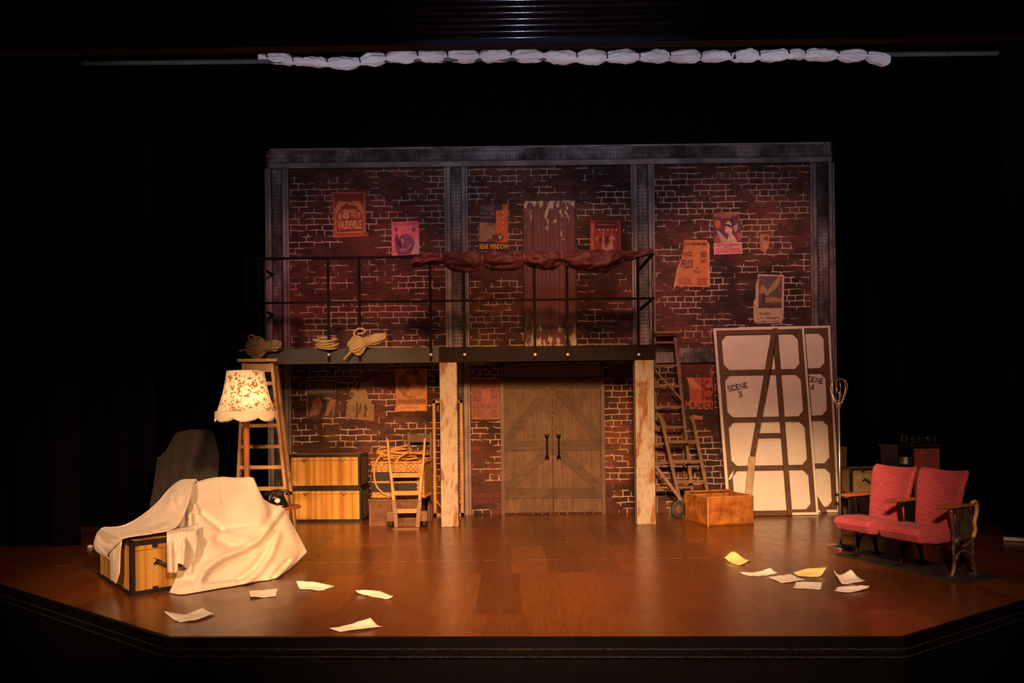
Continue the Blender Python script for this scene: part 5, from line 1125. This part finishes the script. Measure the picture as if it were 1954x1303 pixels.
gF = clear(sculpt(patch(colsF, 5, 6), [([(352, 950), (356, 1010)], -0.02, 4)], 0.004), 0.008); b.grid(gF)
topl = [r for r in gA[0][::-1]] + [p for p in gB[0] if proj(p)[0] > 376]
rear = []
for k in range(7):
    t = k / 6; rear.append([Vector((p.x + 0.03 * math.sin(i * 0.7) * t, p.y + (0.34 * min(1, t * 1.5) + 0.03 * math.sin(i * 0.55) * t) * max(0.08, min(1, (500 - proj(p)[0]) / 70)), max(0.006, p.z * (1 - t) + 0.006))) for i, p in enumerate(topl)])
b.grid(rear, flip=True)
b.add([Vector(v) for v in []], [])
sh_o = b.build('dust_sheet', SHEET, None, solid=0.005)
tag(sh_o, 'cream dust sheet draped over an armchair and the front striped trunk', 'dust sheet')

# ------------------------------------------------------------------ right side: ladder, barrow, crate
lY = 9.12
l2 = thing('stepladder', 'dim brown stepladder leaning behind the right balcony post', 'ladder', (P(1285, 960, Y=lY).x, lY, 0))
b = MB(); Ra, Re = foot((1287, 642), (1319, 930), lY + 0.22, lY, b, 0.036, 0.06); b.build('rail', BARROW, l2, world=True)
b = MB(); La, Le = foot((1249, 642), (1222, 930), lY + 0.22, lY, b, 0.036, 0.06); b.build('rail', BARROW, l2, world=True)
for py in (652, 697, 737, 776, 815, 846, 882, 928):
    z = P(1285, py, Y=lY + 0.1).z; a, c = lerpz(La, Le, z), lerpz(Ra, Re, z); m_ = (a + c) / 2
    MB().box(a.x, c.x, m_.y - 0.035, m_.y + 0.035, z - 0.012, z + 0.014).build('tread', BARROW, l2, world=True)
a = P(1246, 638, Y=lY + 0.2); c = P(1292, 637, Y=lY + 0.2)
MB().box(a.x, c.x, lY + 0.12, lY + 0.27, a.z, a.z + 0.03).build('top_step', BARROW, l2, world=True)
b = MB(); b.beam(P(1250, 706, Y=lY + 0.1), P(1302, 764, Y=lY + 0.04), 0.02, 0.02, (0, 1, 0)); b.build('stay', BARROW, l2, world=True)
b = MB(); foot((1296, 660), (1306, 930), lY + 0.255, lY + 0.25, b, 0.02, 0.03); b.build('rear_leg', BARROW, l2, world=True)

bY = 8.95
sb = thing('sack_barrow', 'dusty brown sack barrow with a black wheel beside the orange crate', 'hand truck', (P(1300, 985, Y=bY).x, bY, 0))
def poly_rail(qs, Ys, ws, name, m, d_=0.04):
    b = MB(); pts = [P(*q, Y=y) for q, y in zip(qs, Ys)]
    for i in range(len(pts) - 1): b.beam(pts[i], pts[i + 1] + (pts[i + 1] - pts[i]).normalized() * 0.008, ws, d_, (1, 0, 0))
    b.build(name, m, sb, world=True, bevel=0.004); return pts
r1 = poly_rail([(1252, 787), (1262, 799), (1280, 880), (1297, 955), (1302, 985)], [bY + 0.12, bY + 0.12, bY + 0.08, bY + 0.03, bY + 0.01], 0.042, 'side_rail', BARROW)
r2 = poly_rail([(1317, 794), (1323, 806), (1338, 880), (1350, 940), (1357, 975)], [bY + 0.14, bY + 0.13, bY + 0.09, bY + 0.06, bY + 0.05], 0.042, 'side_rail', BARROW)
for py, xa_, xb_ in ((843, 1274, 1330), (881, 1282, 1338), (919, 1291, 1346)):
    Yc = bY + 0.10 - (py - 843) / 76 * 0.04
    a, c = P(xa_, py, Y=Yc), P(xb_, py, Y=Yc); MB().box(a.x, c.x, Yc - 0.012, Yc + 0.012, a.z - 0.02, a.z + 0.02).build('crossbar', BARROW, sb, world=True)
b = MB(); b.beam(P(1251, 889, Y=bY + 0.1), P(1300, 955, Y=bY + 0.02), 0.035, 0.035, (0, 1, 0)); b.build('prop_leg', BARROW, sb, world=True)
wc = P(1294, 979, Y=bY - 0.02)
wl = MB().lathe([(0.03, -0.022), (0.07, -0.018), (0.074, -0.024), (0.10, -0.024), (0.108, -0.014), (0.108, 0.014), (0.10, 0.024), (0.03, 0.022)], (wc.x, wc.y, 0.109), 28, 0, Matrix.Rotation(R(25), 4, 'Z') @ Matrix.Rotation(PI / 2, 4, 'X')).build('wheel', RUBBER, sb, world=True)
MB().lathe([(0.05, 0.0235), (0.03, 0.03), (0.012, 0.034), (0.001, 0.036)], (wc.x, wc.y, 0.109), 20, 0, Matrix.Rotation(R(25), 4, 'Z') @ Matrix.Rotation(PI / 2, 4, 'X'), False).build('hub', BARROW, wl, world=True)
p2 = P(1346, 975, Y=bY + 0.14)
MB().lathe([(0.03, -0.022), (0.10, -0.024), (0.108, -0.014), (0.108, 0.014), (0.10, 0.024), (0.03, 0.022)], (p2.x + 0.02, bY + 0.17, 0.109), 28, 0, Matrix.Rotation(R(25), 4, 'Z') @ Matrix.Rotation(PI / 2, 4, 'X')).build('wheel', RUBBER, sb, world=True)

bc = P(1351, 1005, Z=0); br_ = P(1436, 998, Z=0)
rz = R(15); bl = 0.585; bd = 0.52; bh = P(1353, 949, Y=bc.y).z
cr = thing('wooden_crate', 'scuffed orange open-topped wooden crate before the cream flat', 'crate', bc, rz); tw = 0.016
o_ = 0.012
MB().box(0, bl, 0, bd, 0.004, 0.02).build('bottom', CRATE, cr)
for nm, pr in (('front_panel', (0, bl, 0, tw)), ('rear_panel', (0, bl, bd - tw, bd)), ('side_panel', (0, tw, tw, bd - tw)), ('side_panel', (bl - tw, bl, tw, bd - tw))):
    MB().box(*pr, 0.004, bh).build(nm, CRATE, cr, bevel=0.003)
b = MB(); b.box(-0.003, bl + 0.003, -0.003, 0.006, bh - 0.008, bh + 0.003); b.box(-0.004, 0.008, -0.004, 0.008, 0, bh + 0.002); b.box(-0.003, 0.006, 0, bd, bh - 0.008, bh + 0.003); b.box(bl - 0.006, bl + 0.003, 0, bd, bh - 0.008, bh + 0.003)
b.build('worn_edges', CRATEEDGE, cr)
MB().box(-0.008, bl * 0.98, bd - 0.05, bd + 0.008, bh + 0.003, bh + 0.026).build('rear_lip', CRATE, cr, bevel=0.003)

# ------------------------------------------------------------------ scenery flats
GL = {'S': [(0.6, 5.1, 1.7, 6), (2.3, 5.1, 3.6, 6), (0, 3.6, 0.95, 5.5), (0.5, 2.6, 1.7, 3.5), (2.3, 2.6, 3.5, 3.5), (3.05, 0.5, 4, 2.5), (0.4, 0, 1.7, 0.9), (2.3, 0, 3.4, 0.9)],
      'C': [(0.6, 5.1, 1.8, 6), (2.4, 5.1, 3.6, 6), (0, 0.5, 0.95, 5.5), (0.6, 0, 1.8, 0.9), (2.4, 0, 3.6, 0.9), (3.1, 4.2, 4, 5.3), (3.1, 0.7, 4, 1.8)],
      'E': [(0, 0, 0.95, 6), (1.3, 5.1, 3.8, 6), (1.3, 2.6, 3.3, 3.5), (1.3, 0, 3.8, 0.9)],
      '3': [(0.2, 5.1, 1.7, 6), (2.2, 5.1, 3.4, 6), (3.0, 3.5, 3.95, 5.4), (1.4, 2.6, 3.2, 3.5), (3.0, 0.6, 3.95, 2.5), (2.2, 0, 3.4, 0.9), (0.2, 0, 1.7, 0.9), (0, 0.8, 0.7, 1.6)],
      '4': [(0, 1.3, 1.9, 2.2), (2.3, 0, 3.25, 6), (3.3, 1.3, 4.0, 2.2)]}
def glyph(ch):
    g_ = 0.14; out = [[(x0 - g_, y0 - g_), (x1 + g_, y0 - g_), (x1 + g_, y1 + g_), (x0 - g_, y1 + g_)] for x0, y0, x1, y1 in GL.get(ch, [])]
    if ch == 'N': out = [[(0, 0), (0.95, 0), (0.95, 6), (0, 6)], [(3.1, 0), (4.05, 0), (4.05, 6), (3.1, 6)], [(1.2, 5.6), (1.2, 4.0), (2.9, 0.4), (2.9, 2.0)]]
    if ch == '4': out.append([(0, 2.2), (0.9, 2.2), (2.1, 6), (1.4, 6)])
    return out
def flat(label, TL, TR, BR, BL, textpos, num, rot, split, braces):
    root = thing('scenery_flat', label, 'stage flat', (BL + BR) / 2, 0, 'scenery flats leaning on the brick wall')
    nrm = (BR - BL).cross(TL - BL).normalized()
    if nrm.y > 0: nrm = -nrm
    def at(u, v, l): return (BL * (1 - u) + BR * u) * (1 - v) + (TL * (1 - u) + TR * u) * v + nrm * l
    def slab(b, poly, l0, l1, mi=0):
        n = len(poly); vs = [at(u, v, l1) for u, v in poly] + [at(u, v, l0) for u, v in poly]
        b.add(vs, [tuple(range(n)), tuple(range(2 * n - 1, n - 1, -1))] + [(i, i + n, (i + 1) % n + n, (i + 1) % n) for i in range(n)], mi)
    def rect(u0, v0, u1, v1): return [(u0, v0), (u1, v0), (u1, v1), (u0, v1)]
    b = MB(); b.grid([[at(0.004 + 0.992 * i / 10, 0.002 + 0.996 * j / 16, 0.0) for i in range(11)] for j in range(17)], smooth=False); b.grid([[at(0.004 + 0.992 * i / 10, 0.002 + 0.996 * j / 16, -0.012) for i in range(11)] for j in range(17)], smooth=False, flip=True)
    # stencil lettering printed on the canvas
    u0, v0, cw, chh_ = textpos; asp = (TL - BL).length / (BR - BL).length
    def put(ch, x, y):
        for pl in glyph(ch):
            pp = []
            for gx, gy in pl:
                X = (x + gx) * cw; Yv = (y + gy) * chh_
                c_, s_ = math.cos(rot), math.sin(rot); Xr = X * c_ - Yv * s_; Yr = X * s_ + Yv * c_
                pp.append((u0 + Xr, v0 + Yr / asp))
            b.add([at(u, v, 0.0015) for u, v in pp], [tuple(range(len(pp)))], 1)
    for k, ch in enumerate('SCENE'): put(ch, k * 5.0, 0)
    put(num, 10.6, -8.2)
    rr_ = random.Random(3 if num == '3' else 8)
    for k in range(7):
        u, v = rr_.uniform(0.12, 0.9), rr_.uniform(0.05, 0.95); slab(b, [(u, v), (u + 0.03, v + 0.003), (u + 0.028, v + 0.005)], 0.0005, 0.001, 1)
    b.build('canvas', [CANVAS, INK], root, world=True)
    b = MB(); slab(b, rect(0, 0, 0.028, 1), -0.01, 0.016); slab(b, rect(0.975, 0, 1, 1), -0.01, 0.016); slab(b, rect(0.028, 0.988, 0.975, 1), -0.01, 0.014)
    slab(b, rect(split, 0.0, 0.975, 0.014), -0.01, 0.012); b.build('canvas_edge', EDGECANVAS, root, world=True)
    for ua, ub in ((0.028, 0.082), (0.924, 0.975)):
        b = MB(); slab(b, rect(ua, 0.0 if ua < 0.5 else 0.014, ub, 0.988), 0.0, 0.018); b.build('stile', FLATWOOD, root, world=True)
    cs = [0.976, 0.757, 0.503, 0.247, 0.014]; hv = 0.0135
    for k, vc in enumerate(cs):
        b = MB(); slab(b, rect(0.082, max(0, vc - hv), 0.924, vc + (hv if k else 0.012)), 0.0, 0.017) if k < 4 else (slab(b, rect(0.028, 0.0, split, 0.026), 0.0, 0.017), slab(b, rect(split, 0.014, 0.924, 0.030), 0.0, 0.017)); b.build('rail', FLATWOODX, root, world=True)
    for k in range(4):
        for uu, su in ((0.082, 1), (0.924, -1)):
            for vv, sv in ((cs[k] - hv, -1), (cs[k + 1] + hv, 1)):
                b = MB(); slab(b, [(uu, vv), (uu + su * 0.058, vv), (uu, vv + sv * 0.03)][::su * sv], 0.0, 0.012); b.build('corner_block', FLATWOOD, root, world=True)
    if braces:
        def bar(p, q, w_, l0, l1, m, name, par):
            dx, dy = q[0] - p[0], (q[1] - p[1]) * asp; L_ = math.hypot(dx, dy); nx, ny = -dy / L_ * w_ / 2, dx / L_ * w_ / 2 / asp
            b = MB(); slab(b, [(p[0] + nx, p[1] + ny), (q[0] + nx, q[1] + ny), (q[0] - nx, q[1] - ny), (p[0] - nx, p[1] - ny)], l0, l1); return b.build(name, m, par, world=True)
        br2 = bar((0.672, 0.99), (0.672, 0.0), 0.052, 0.018, 0.046, FLATWOOD, 'brace', root)
        bar((0.652, 0.975), (0.295, 0.295), 0.05, 0.05, 0.075, FLATWOOD, 'hinged_leg', br2)
        bar((0.300, 0.305), (0.185, 0.0), 0.070, 0.046, 0.078, RAWWOOD, 'leg_end', br2)
        bar((0.37, 0.417), (0.65, 0.417), 0.048, 0.020, 0.044, FLATWOODX, 'brace_bar', br2)
        # pale tape tab
        b = MB(); slab(b, [(0.03, 0.19), (0.06, 0.215), (0.095, 0.235), (0.085, 0.215), (0.055, 0.19)], 0.02, 0.024); b.build('tape_tab', DIALWHITE, root, world=True)
    else:
        b = MB(); slab(b, [(0.70, 0.06), (0.80, 0.0), (0.86, 0.0), (0.74, 0.10), (0.66, 0.30), (0.6, 0.30)], 0.018, 0.04); b.build('brace', FLATWOOD, root, world=True)
    return root
flat('front cream canvas flat stencilled SCENE 3 with an A-shaped brace', P(1360.5, 627, Y=9.33), P(1533, 623.5, Y=9.33), P(1561, 982, Z=0.004), P(1389, 985, Z=0.004), (0.118, 0.655, 0.0092, 0.0105), '3', 0.19, 0.69, True)
flat('rear cream canvas flat stencilled SCENE 4, half hidden by the front one', P(1408, 624.5, Y=9.395), P(1583, 621.5, Y=9.395), P(1601, 977, Z=0.004), P(1428, 979, Z=0.004), (0.675, 0.705, 0.0092, 0.0105), '4', -0.20, 0.30, False)

# ------------------------------------------------------------------ ghost light
gp = P(1604, 1045, Z=0); gl = thing('ghost_light', 'bare bulb in a wire cage on a slim steel stand', 'light stand', gp)
ztop = P(1602, 722, Y=gp.y).z; zc0 = P(1602, 770, Y=gp.y).z; zp = P(1602, 778, Y=gp.y).z
MB().lathe([(0.112, 0), (0.114, 0.004), (0.112, 0.02), (0.10, 0.026), (0.02, 0.030), (0.014, 0.05)], n=36).build('base', STEELBR, gl)
MB().lathe([(0.0085, 0.03), (0.0085, zp)], n=12).build('pole', STEELBR, gl)
MB().lathe([(0.010, zp), (0.02, zp + 0.004), (0.02, zp + 0.03), (0.026, zp + 0.034), (0.026, zp + 0.045), (0.016, zp + 0.05), (0.016, zp + 0.075)], n=16).build('lamp_holder', BRASS, gl)
MB().lathe([(0.012, zp + 0.07), (0.022, zp + 0.09), (0.029, zp + 0.115), (0.026, zp + 0.14), (0.012, zp + 0.155), (0.001, zp + 0.158)], n=16).build('bulb', GLASS, gl)
H_ = ztop - zc0
for k in range(6):
    a = 2 * PI * k / 6 + 0.3; pr = [(0.024, 0.0), (0.042, 0.16), (0.062, 0.38), (0.076, 0.60), (0.072, 0.80), (0.048, 0.94), (0.004, 1.0)]
    MB().tube(crv([(r_ * math.cos(a), r_ * math.sin(a), zc0 + H_ * t) for r_, t in pr], 4), 0.0032, 6).build('cage_wire', STEELBR, gl)
MB().tube([(0.026 * math.cos(a), 0.026 * math.sin(a), zc0) for a in [2 * PI * q / 16 for q in range(16)]], 0.005, 6, True).build('cage_ring', STEELBR, gl)

# ------------------------------------------------------------------ pair of theatre seats
th = thing('theatre_seats', 'joined pair of crimson tip-up theatre seats on a dark board', 'theatre seats', (3.17, 6.0, 0), math.atan2(-0.933, 0.36))
MB().box(-0.60, 0.60, -0.10, 0.36, 0.0, 0.014).build('base_board', BASEBOARD, th, bevel=0.003)
z0 = 0.014; SP = 0.46
for k, x in enumerate((-SP, 0, SP)):
    b = MB()
    b.tube(crv([(x, -0.02, z0 + 0.004), (x, 0.0, z0 + 0.04), (x, 0.015, 0.12), (x, 0.005, 0.22), (x, 0.01, 0.30), (x, 0.0, 0.42), (x, -0.02, 0.53)], 4), [0.016] * 8 + [0.013] * 8 + [0.016] * 9, 8)
    b.tube(crv([(x, 0.24, z0 + 0.004), (x, 0.225, z0 + 0.05), (x, 0.215, 0.15), (x, 0.21, 0.30), (x, 0.20, 0.45), (x, 0.19, 0.53)], 4), 0.014, 8)
    b.tube(crv([(x, 0.02, 0.10), (x, 0.045, 0.17), (x, 0.11, 0.205), (x, 0.18, 0.17), (x, 0.21, 0.10)], 5), 0.011, 8)
    b.tube(crv([(x, 0.01, 0.26), (x, 0.10, 0.235), (x, 0.21, 0.27)], 5), 0.014, 8)
    b.tube(crv([(x, 0.0, 0.30), (x, 0.07, 0.36), (x, 0.12, 0.46), (x, 0.16, 0.53)], 5), 0.009, 8)
    for y in (-0.02, 0.24): b.box(x - 0.03, x + 0.03, y - 0.035, y + 0.035, z0, z0 + 0.008)
    b.box(x - 0.008, x + 0.008, 0.05, 0.20, 0.30, 0.53)
    std = b.build('standard', IRONWORN if k == 2 else IRON, th)
    c_ = MB(); c_.lathe([(0.034, -0.02), (0.034, 0.02)], (x + 0.014, 0.03, 0.285), 14, 0, Matrix.Rotation(PI / 2, 4, 'Y')); c_.build('pivot', IRONWORN if k == 2 else IRON, std)
    prof = [(-0.14, 0.535), (-0.15, 0.545), (-0.14, 0.562), (-0.05, 0.568), (0.10, 0.566), (0.20, 0.56), (0.20, 0.54), (0.0, 0.535)]
    M = Matrix.Translation((x, 0, 0)) @ Matrix(((0, -1, 0, 0), (1, 0, 0, 0), (0, 0, 1, 0), (0, 0, 0, 1))) @ Matrix.Translation((0, -0.027, 0))
    MB().prism(prof, 0.054, M).build('armrest', ARMWOOD, th, bevel=0.007)
    if k == 2:
        c_ = MB(); sc = crv([(x + 0.012, 0.20, 0.30), (x + 0.012, 0.225, 0.36), (x + 0.012, 0.215, 0.42), (x + 0.012, 0.24, 0.48), (x + 0.012, 0.245, 0.55), (x + 0.012, 0.22, 0.575), (x + 0.012, 0.19, 0.56)], 4)
        c_.tube(sc, 0.016, 8); c_.build('scroll', YELLOWIRON, std)
for x in (-SP / 2, SP / 2):
    hw2 = 0.185
    prof = [(0.12, 0.30), (0.13, 0.35), (-0.02, 0.385), (-0.20, 0.392), (-0.28, 0.384), (-0.31, 0.365), (-0.315, 0.34), (-0.28, 0.275), (-0.10, 0.255), (0.05, 0.265)]
    M = Matrix.Translation((x, 0, 0)) @ Matrix(((0, -1, 0, 0), (1, 0, 0, 0), (0, 0, 1, 0), (0, 0, 0, 1))) @ Matrix.Translation((0, -hw2, 0))
    MB().prism(prof, hw2 * 2, M).build('seat', SEATRED, th, bevel=0.022, seg=4)
    rows = []; NR = 18
    for i in range(NR + 1):
        t = i / NR; z = 0.32 + 0.475 * t; yb = 0.09 + 0.17 * t; hwid = 0.165 + 0.05 * t ** 0.8; thk = 0.036
        endf = 1.0
        if t > 0.90: endf = math.sqrt(max(0.0, 1 - ((t - 0.90) / 0.10) ** 2))
        if t < 0.06: endf = math.sqrt(max(0.0, 1 - ((0.06 - t) / 0.06) ** 2))
        row = []
        for q in range(36):
            a = 2 * PI * q / 36; ca, sa = math.cos(a), math.sin(a)
            xx = math.copysign(abs(ca) ** 0.35, ca) * hwid * (1 - 0.06 * (1 - endf)); yy = math.copysign(abs(sa) ** 0.6, sa) * thk * max(0.02, endf)
            f = xx / hwid
            yy += yb - 0.055 * f * f * min(1, t * 1.3) ; zz = z + 0.022 * f * f * t * t
            row.append(Vector((x + xx, yy, zz)))
        rows.append(row + [row[0]])
    b = MB().grid(rows); b.add(rows[-1][:-1], [tuple(range(36))], 0, True); b.add(rows[0][:-1], [tuple(range(36))[::-1]], 0, True)
    b.build('backrest', SEATRED, th)
    MB().box(x - 0.15, x + 0.15, -0.05, 0.13, 0.238, 0.262).build('seat_pan', IRON, th)

# ------------------------------------------------------------------ dim furniture at the far right
kx0, kx1 = P(1713, 900, Y=8.35).x, P(1796, 900, Y=8.35).x; kz = P(1755, 849, Y=8.35).z; ksp = P(1743, 900, Y=8.35).x
cab = thing('bar_cabinet', 'dark cabinet with a red door and an open shelf, topped with glasses', 'cabinet', ((kx0 + kx1) / 2, 8.35, 0))
MB().box(kx0 - 0.01, kx1 + 0.01, 8.33, 8.76, kz - 0.03, kz).build('cabinet_top', DARKCAB, cab, world=True)
b = MB(); b.box(kx0, kx0 + 0.02, 8.35, 8.75, 0, kz - 0.031); b.box(ksp - 0.012, ksp + 0.006, 8.35, 8.75, 0, kz - 0.031); b.box(kx1 - 0.02, kx1, 8.35, 8.75, 0, kz - 0.031); b.box(kx0, kx1, 8.73, 8.75, 0.02, kz - 0.031); b.box(kx0 + 0.02, ksp - 0.012, 8.37, 8.73, kz - 0.24, kz - 0.22)
b.build('carcass', DARKCAB, cab, world=True)
MB().box(ksp + 0.008, kx1 - 0.022, 8.345, 8.365, 0.03, kz - 0.04).build('door', REDPANEL, cab, world=True)
cdp = P(1729, 880, Y=8.5)
cb = MB(); cb.box(-0.055, 0.055, -0.05, 0.05, 0, 0.075, taper=(0.004, 0.0))
cb = cb.build('carton', PLAINCARD, None); cb.location = (cdp.x, 8.5, kz - 0.219); tag(cb, 'pale carton on the open shelf of the dark cabinet', 'carton')
bowl = thing('glass_jug', 'wide glass jug, leftmost on the dark cabinet', 'jug', (P(1726, 848, Y=8.48).x, 8.48, kz + 0.001))
MB().lathe([(0.03, 0.0), (0.038, 0.01), (0.044, 0.06), (0.034, 0.10), (0.036, 0.135), (0.034, 0.135), (0.031, 0.10), (0.040, 0.06), (0.034, 0.014), (0.001, 0.010)], n=24, cap=False).build('vessel', GLASS, bowl)
MB().tube(crv([(0.037, 0, 0.115), (0.065, 0, 0.11), (0.07, 0, 0.07), (0.045, 0, 0.04)], 4), 0.005, 6).build('handle', GLASS, bowl)
gsrc = None
for k, (px, dy) in enumerate(((1741, 0.08), (1746, 0.18), (1753, 0.06), (1759, 0.2), (1770, 0.07), (1777, 0.19), (1784, 0.08))):
    loc = (P(px, 848, Y=8.37 + dy).x, 8.37 + dy, kz + 0.001)
    lab = ['first', 'second', 'third', 'fourth', 'fifth', 'sixth', 'seventh'][k]
    lb = '%s drinking glass from the left, %s row on the dark cabinet' % (lab, 'front' if dy < 0.1 else 'back')
    if gsrc is None:
        gsrc = thing('drinking_glass', lb, 'glass', loc, 0, 'drinking glasses on the dark cabinet')
        MB().lathe([(0.022, 0), (0.024, 0.002), (0.026, 0.05), (0.030, 0.105), (0.028, 0.105), (0.0235, 0.05), (0.021, 0.010), (0.001, 0.009)], n=20, cap=False).build('tumbler', GLASS, gsrc)
    else: dup(gsrc, loc, 0, lb)
ty = 8.55; t0, t1 = P(1624, 900, Y=ty).x, P(1690, 900, Y=ty).x; tzz = P(1650, 893, Y=ty).z
bx = thing('trestle_table', 'low dark table behind the theatre seats carrying a suitcase', 'table', ((t0 + t1) / 2, ty, 0))
tbz = P(1650, 946, Y=ty).z
MB().box(t0 - 0.05, t1 + 0.01, ty - 0.02, ty + 0.32, tbz - 0.03, tbz - 0.002).build('table_top', DARKCAB, bx, world=True)
for xx in (t0, t1 - 0.02):
    for yy in (ty + 0.02, ty + 0.28): MB().box(xx - 0.02, xx + 0.02, yy - 0.02, yy + 0.02, 0, tbz - 0.031).build('leg', DARKCAB, bx, world=True)
trunk('suitcase', 'dim tan suitcase with a dark handle behind the left theatre seat', (t0, ty + 0.02, tbz), 0, 0.40, 0.26, tzz - tbz, latches=False, handle=True, face=mat('dimmed_tan_fibre', (0.24, 0.155, 0.055), 0.8, 0.2, 12), dark_sides=True, group=None)  # tan darkened in the colour to offset spill from the flats spot
px_ = P(1610, 900, Y=9.0).x; z_ = P(1610, 853, Y=8.9).z
tm = MB().box(px_ - 0.03, px_ + 0.03, 8.98, 9.04, 0, z_).build('timber_post', DARKW); tag(tm, 'short dark timber post standing right of the cream flats', 'post')

# ------------------------------------------------------------------ scripts strewn on the stage
def paper(back, front, m, label, seed):
    """three (px, py, z) points along each of two opposite edges"""
    def pt(q): return P(q[0], q[1], Z=max(0.003, q[2]))
    A, B_ = [pt(q) for q in back], [pt(q) for q in front]
    mid = [(a + c) / 2 for a, c in zip(A, B_)]
    for i, p in enumerate(mid): p.z = max(0.003, p.z - 0.25 * abs(A[i].z - B_[i].z)) 
    rows = sgrid([A, mid, B_], 6, 5)
    for r_ in rows:
        for p in r_: p.z = max(0.0025, p.z + 0.008 * abs(nz((p.x * 9 + seed, p.y * 9, seed))) + 0.003 * nz((p.x * 25 + seed, p.y * 25, seed)))
    b = MB(); b.grid(rows, flip=True)
    n0 = len(rows); n1 = len(rows[0])
    rr_ = random.Random(seed)
    o = b.build('paper_sheet', m, None, solid=0.0012)
    return tag(o, label, 'paper', 'script pages strewn on the stage floor')
paper([(313, 1166, .05), (352, 1171.5, .012), (387, 1158.5, .03)], [(344, 1187, .0), (378, 1181, .012), (413, 1169, .01)], PAPERW, 'white page folded in a valley, nearest the front left corner', 1)
paper([(476, 1127, .012), (503, 1124.5, .012), (530, 1122, .012)], [(478, 1138.5, .015), (500, 1140, .0), (527, 1137.5, .004)], PAPERW, 'flat white page just below the dust sheet hem', 2)
paper([(565, 1108, .04), (602, 1111, .03), (639, 1118, .006)], [(572, 1124, .004), (592, 1124, .006), (609, 1128, .0)], PAPERW, 'white page with one upturned corner right of the dust sheet', 3)
paper([(678, 1126, .03), (718, 1127, .02), (750, 1138, .02)], [(690, 1134, .006), (712, 1139, .0), (734, 1143, .0)], PAPERW, 'curled white page farthest right of the left-hand group', 4)
paper([(628, 1199.5, .01), (668, 1191, .03), (707, 1179.5, .05)], [(650, 1206, .0), (690, 1200, .012), (731, 1196, .006)], PAPERW, 'white page lying closest to the front edge of the stage', 5)
paper([(1381, 1064, .02), (1400, 1052.5, .07), (1420, 1066.5, .01)], [(1398, 1075, .004), (1414, 1077.5, .004), (1433, 1068, .008)], PAPERY, 'peaked yellow page on its own farthest upstage', 6)
paper([(1411, 1091.5, .02), (1443, 1091.5, .02), (1471, 1084, .04)], [(1430, 1099, .0), (1456, 1098.5, .006), (1487, 1093, .004)], PAPERW, 'white page leftmost of the right-hand scatter', 7)
paper([(1465, 1100.5, .008), (1488, 1097.5, .015), (1509, 1095, .012)], [(1491, 1112, .0), (1514, 1109.5, .006), (1536, 1106.5, .004)], PAPERW, 'flat white page between two others in the right-hand scatter', 8)
paper([(1514, 1092.5, .015), (1540, 1084.5, .03), (1577, 1082.5, .06)], [(1524, 1099, .0), (1543, 1100, .004), (1562, 1100.5, .004)], PAPERY, 'yellow page with a raised corner among the white pages', 9)
paper([(1519, 1109.7, .02), (1545, 1109.5, .02), (1569, 1110.6, .014)], [(1514, 1121.5, .006), (1541, 1123.5, .0), (1566, 1125, .0)], PAPERW, 'white page directly below the yellow page', 10)
paper([(1591, 1088, .06), (1602, 1096, .018), (1624, 1087.5, .06)], [(1598, 1101, .03), (1610, 1114, .0), (1652, 1108, .004)], PAPERW, 'crumpled white page with a curled corner near the seat board', 11)
paper([(1598, 1120, .015), (1630, 1117.8, .03), (1660, 1117.8, .02)], [(1592, 1127, .002), (1616, 1131, .0), (1652, 1124.5, .008)], PAPERW, 'bent white page lowest of the right-hand scatter', 12)
# two small pale things at the wings
p = P(172, 1045, Z=0); b = MB(); b.lathe([(0.02, 0), (0.028, 0.008), (0.026, 0.02), (0.012, 0.028), (0.001, 0.03)], p, 12); o = b.build('tape_roll', DIALWHITE); tag(o, 'small white lump on the floor left of the draped trunk', 'tape roll')
a, c = P(1915, 1028, Z=0.02), P(1975, 1032, Z=0.02); b = MB(); b.tube([a, (a + c) / 2 + Vector((0, 0.02, 0)), c], 0.02, 8); o = b.build('cable', DIALWHITE); tag(o, 'white cable end on the floor at the far right edge', 'cable')
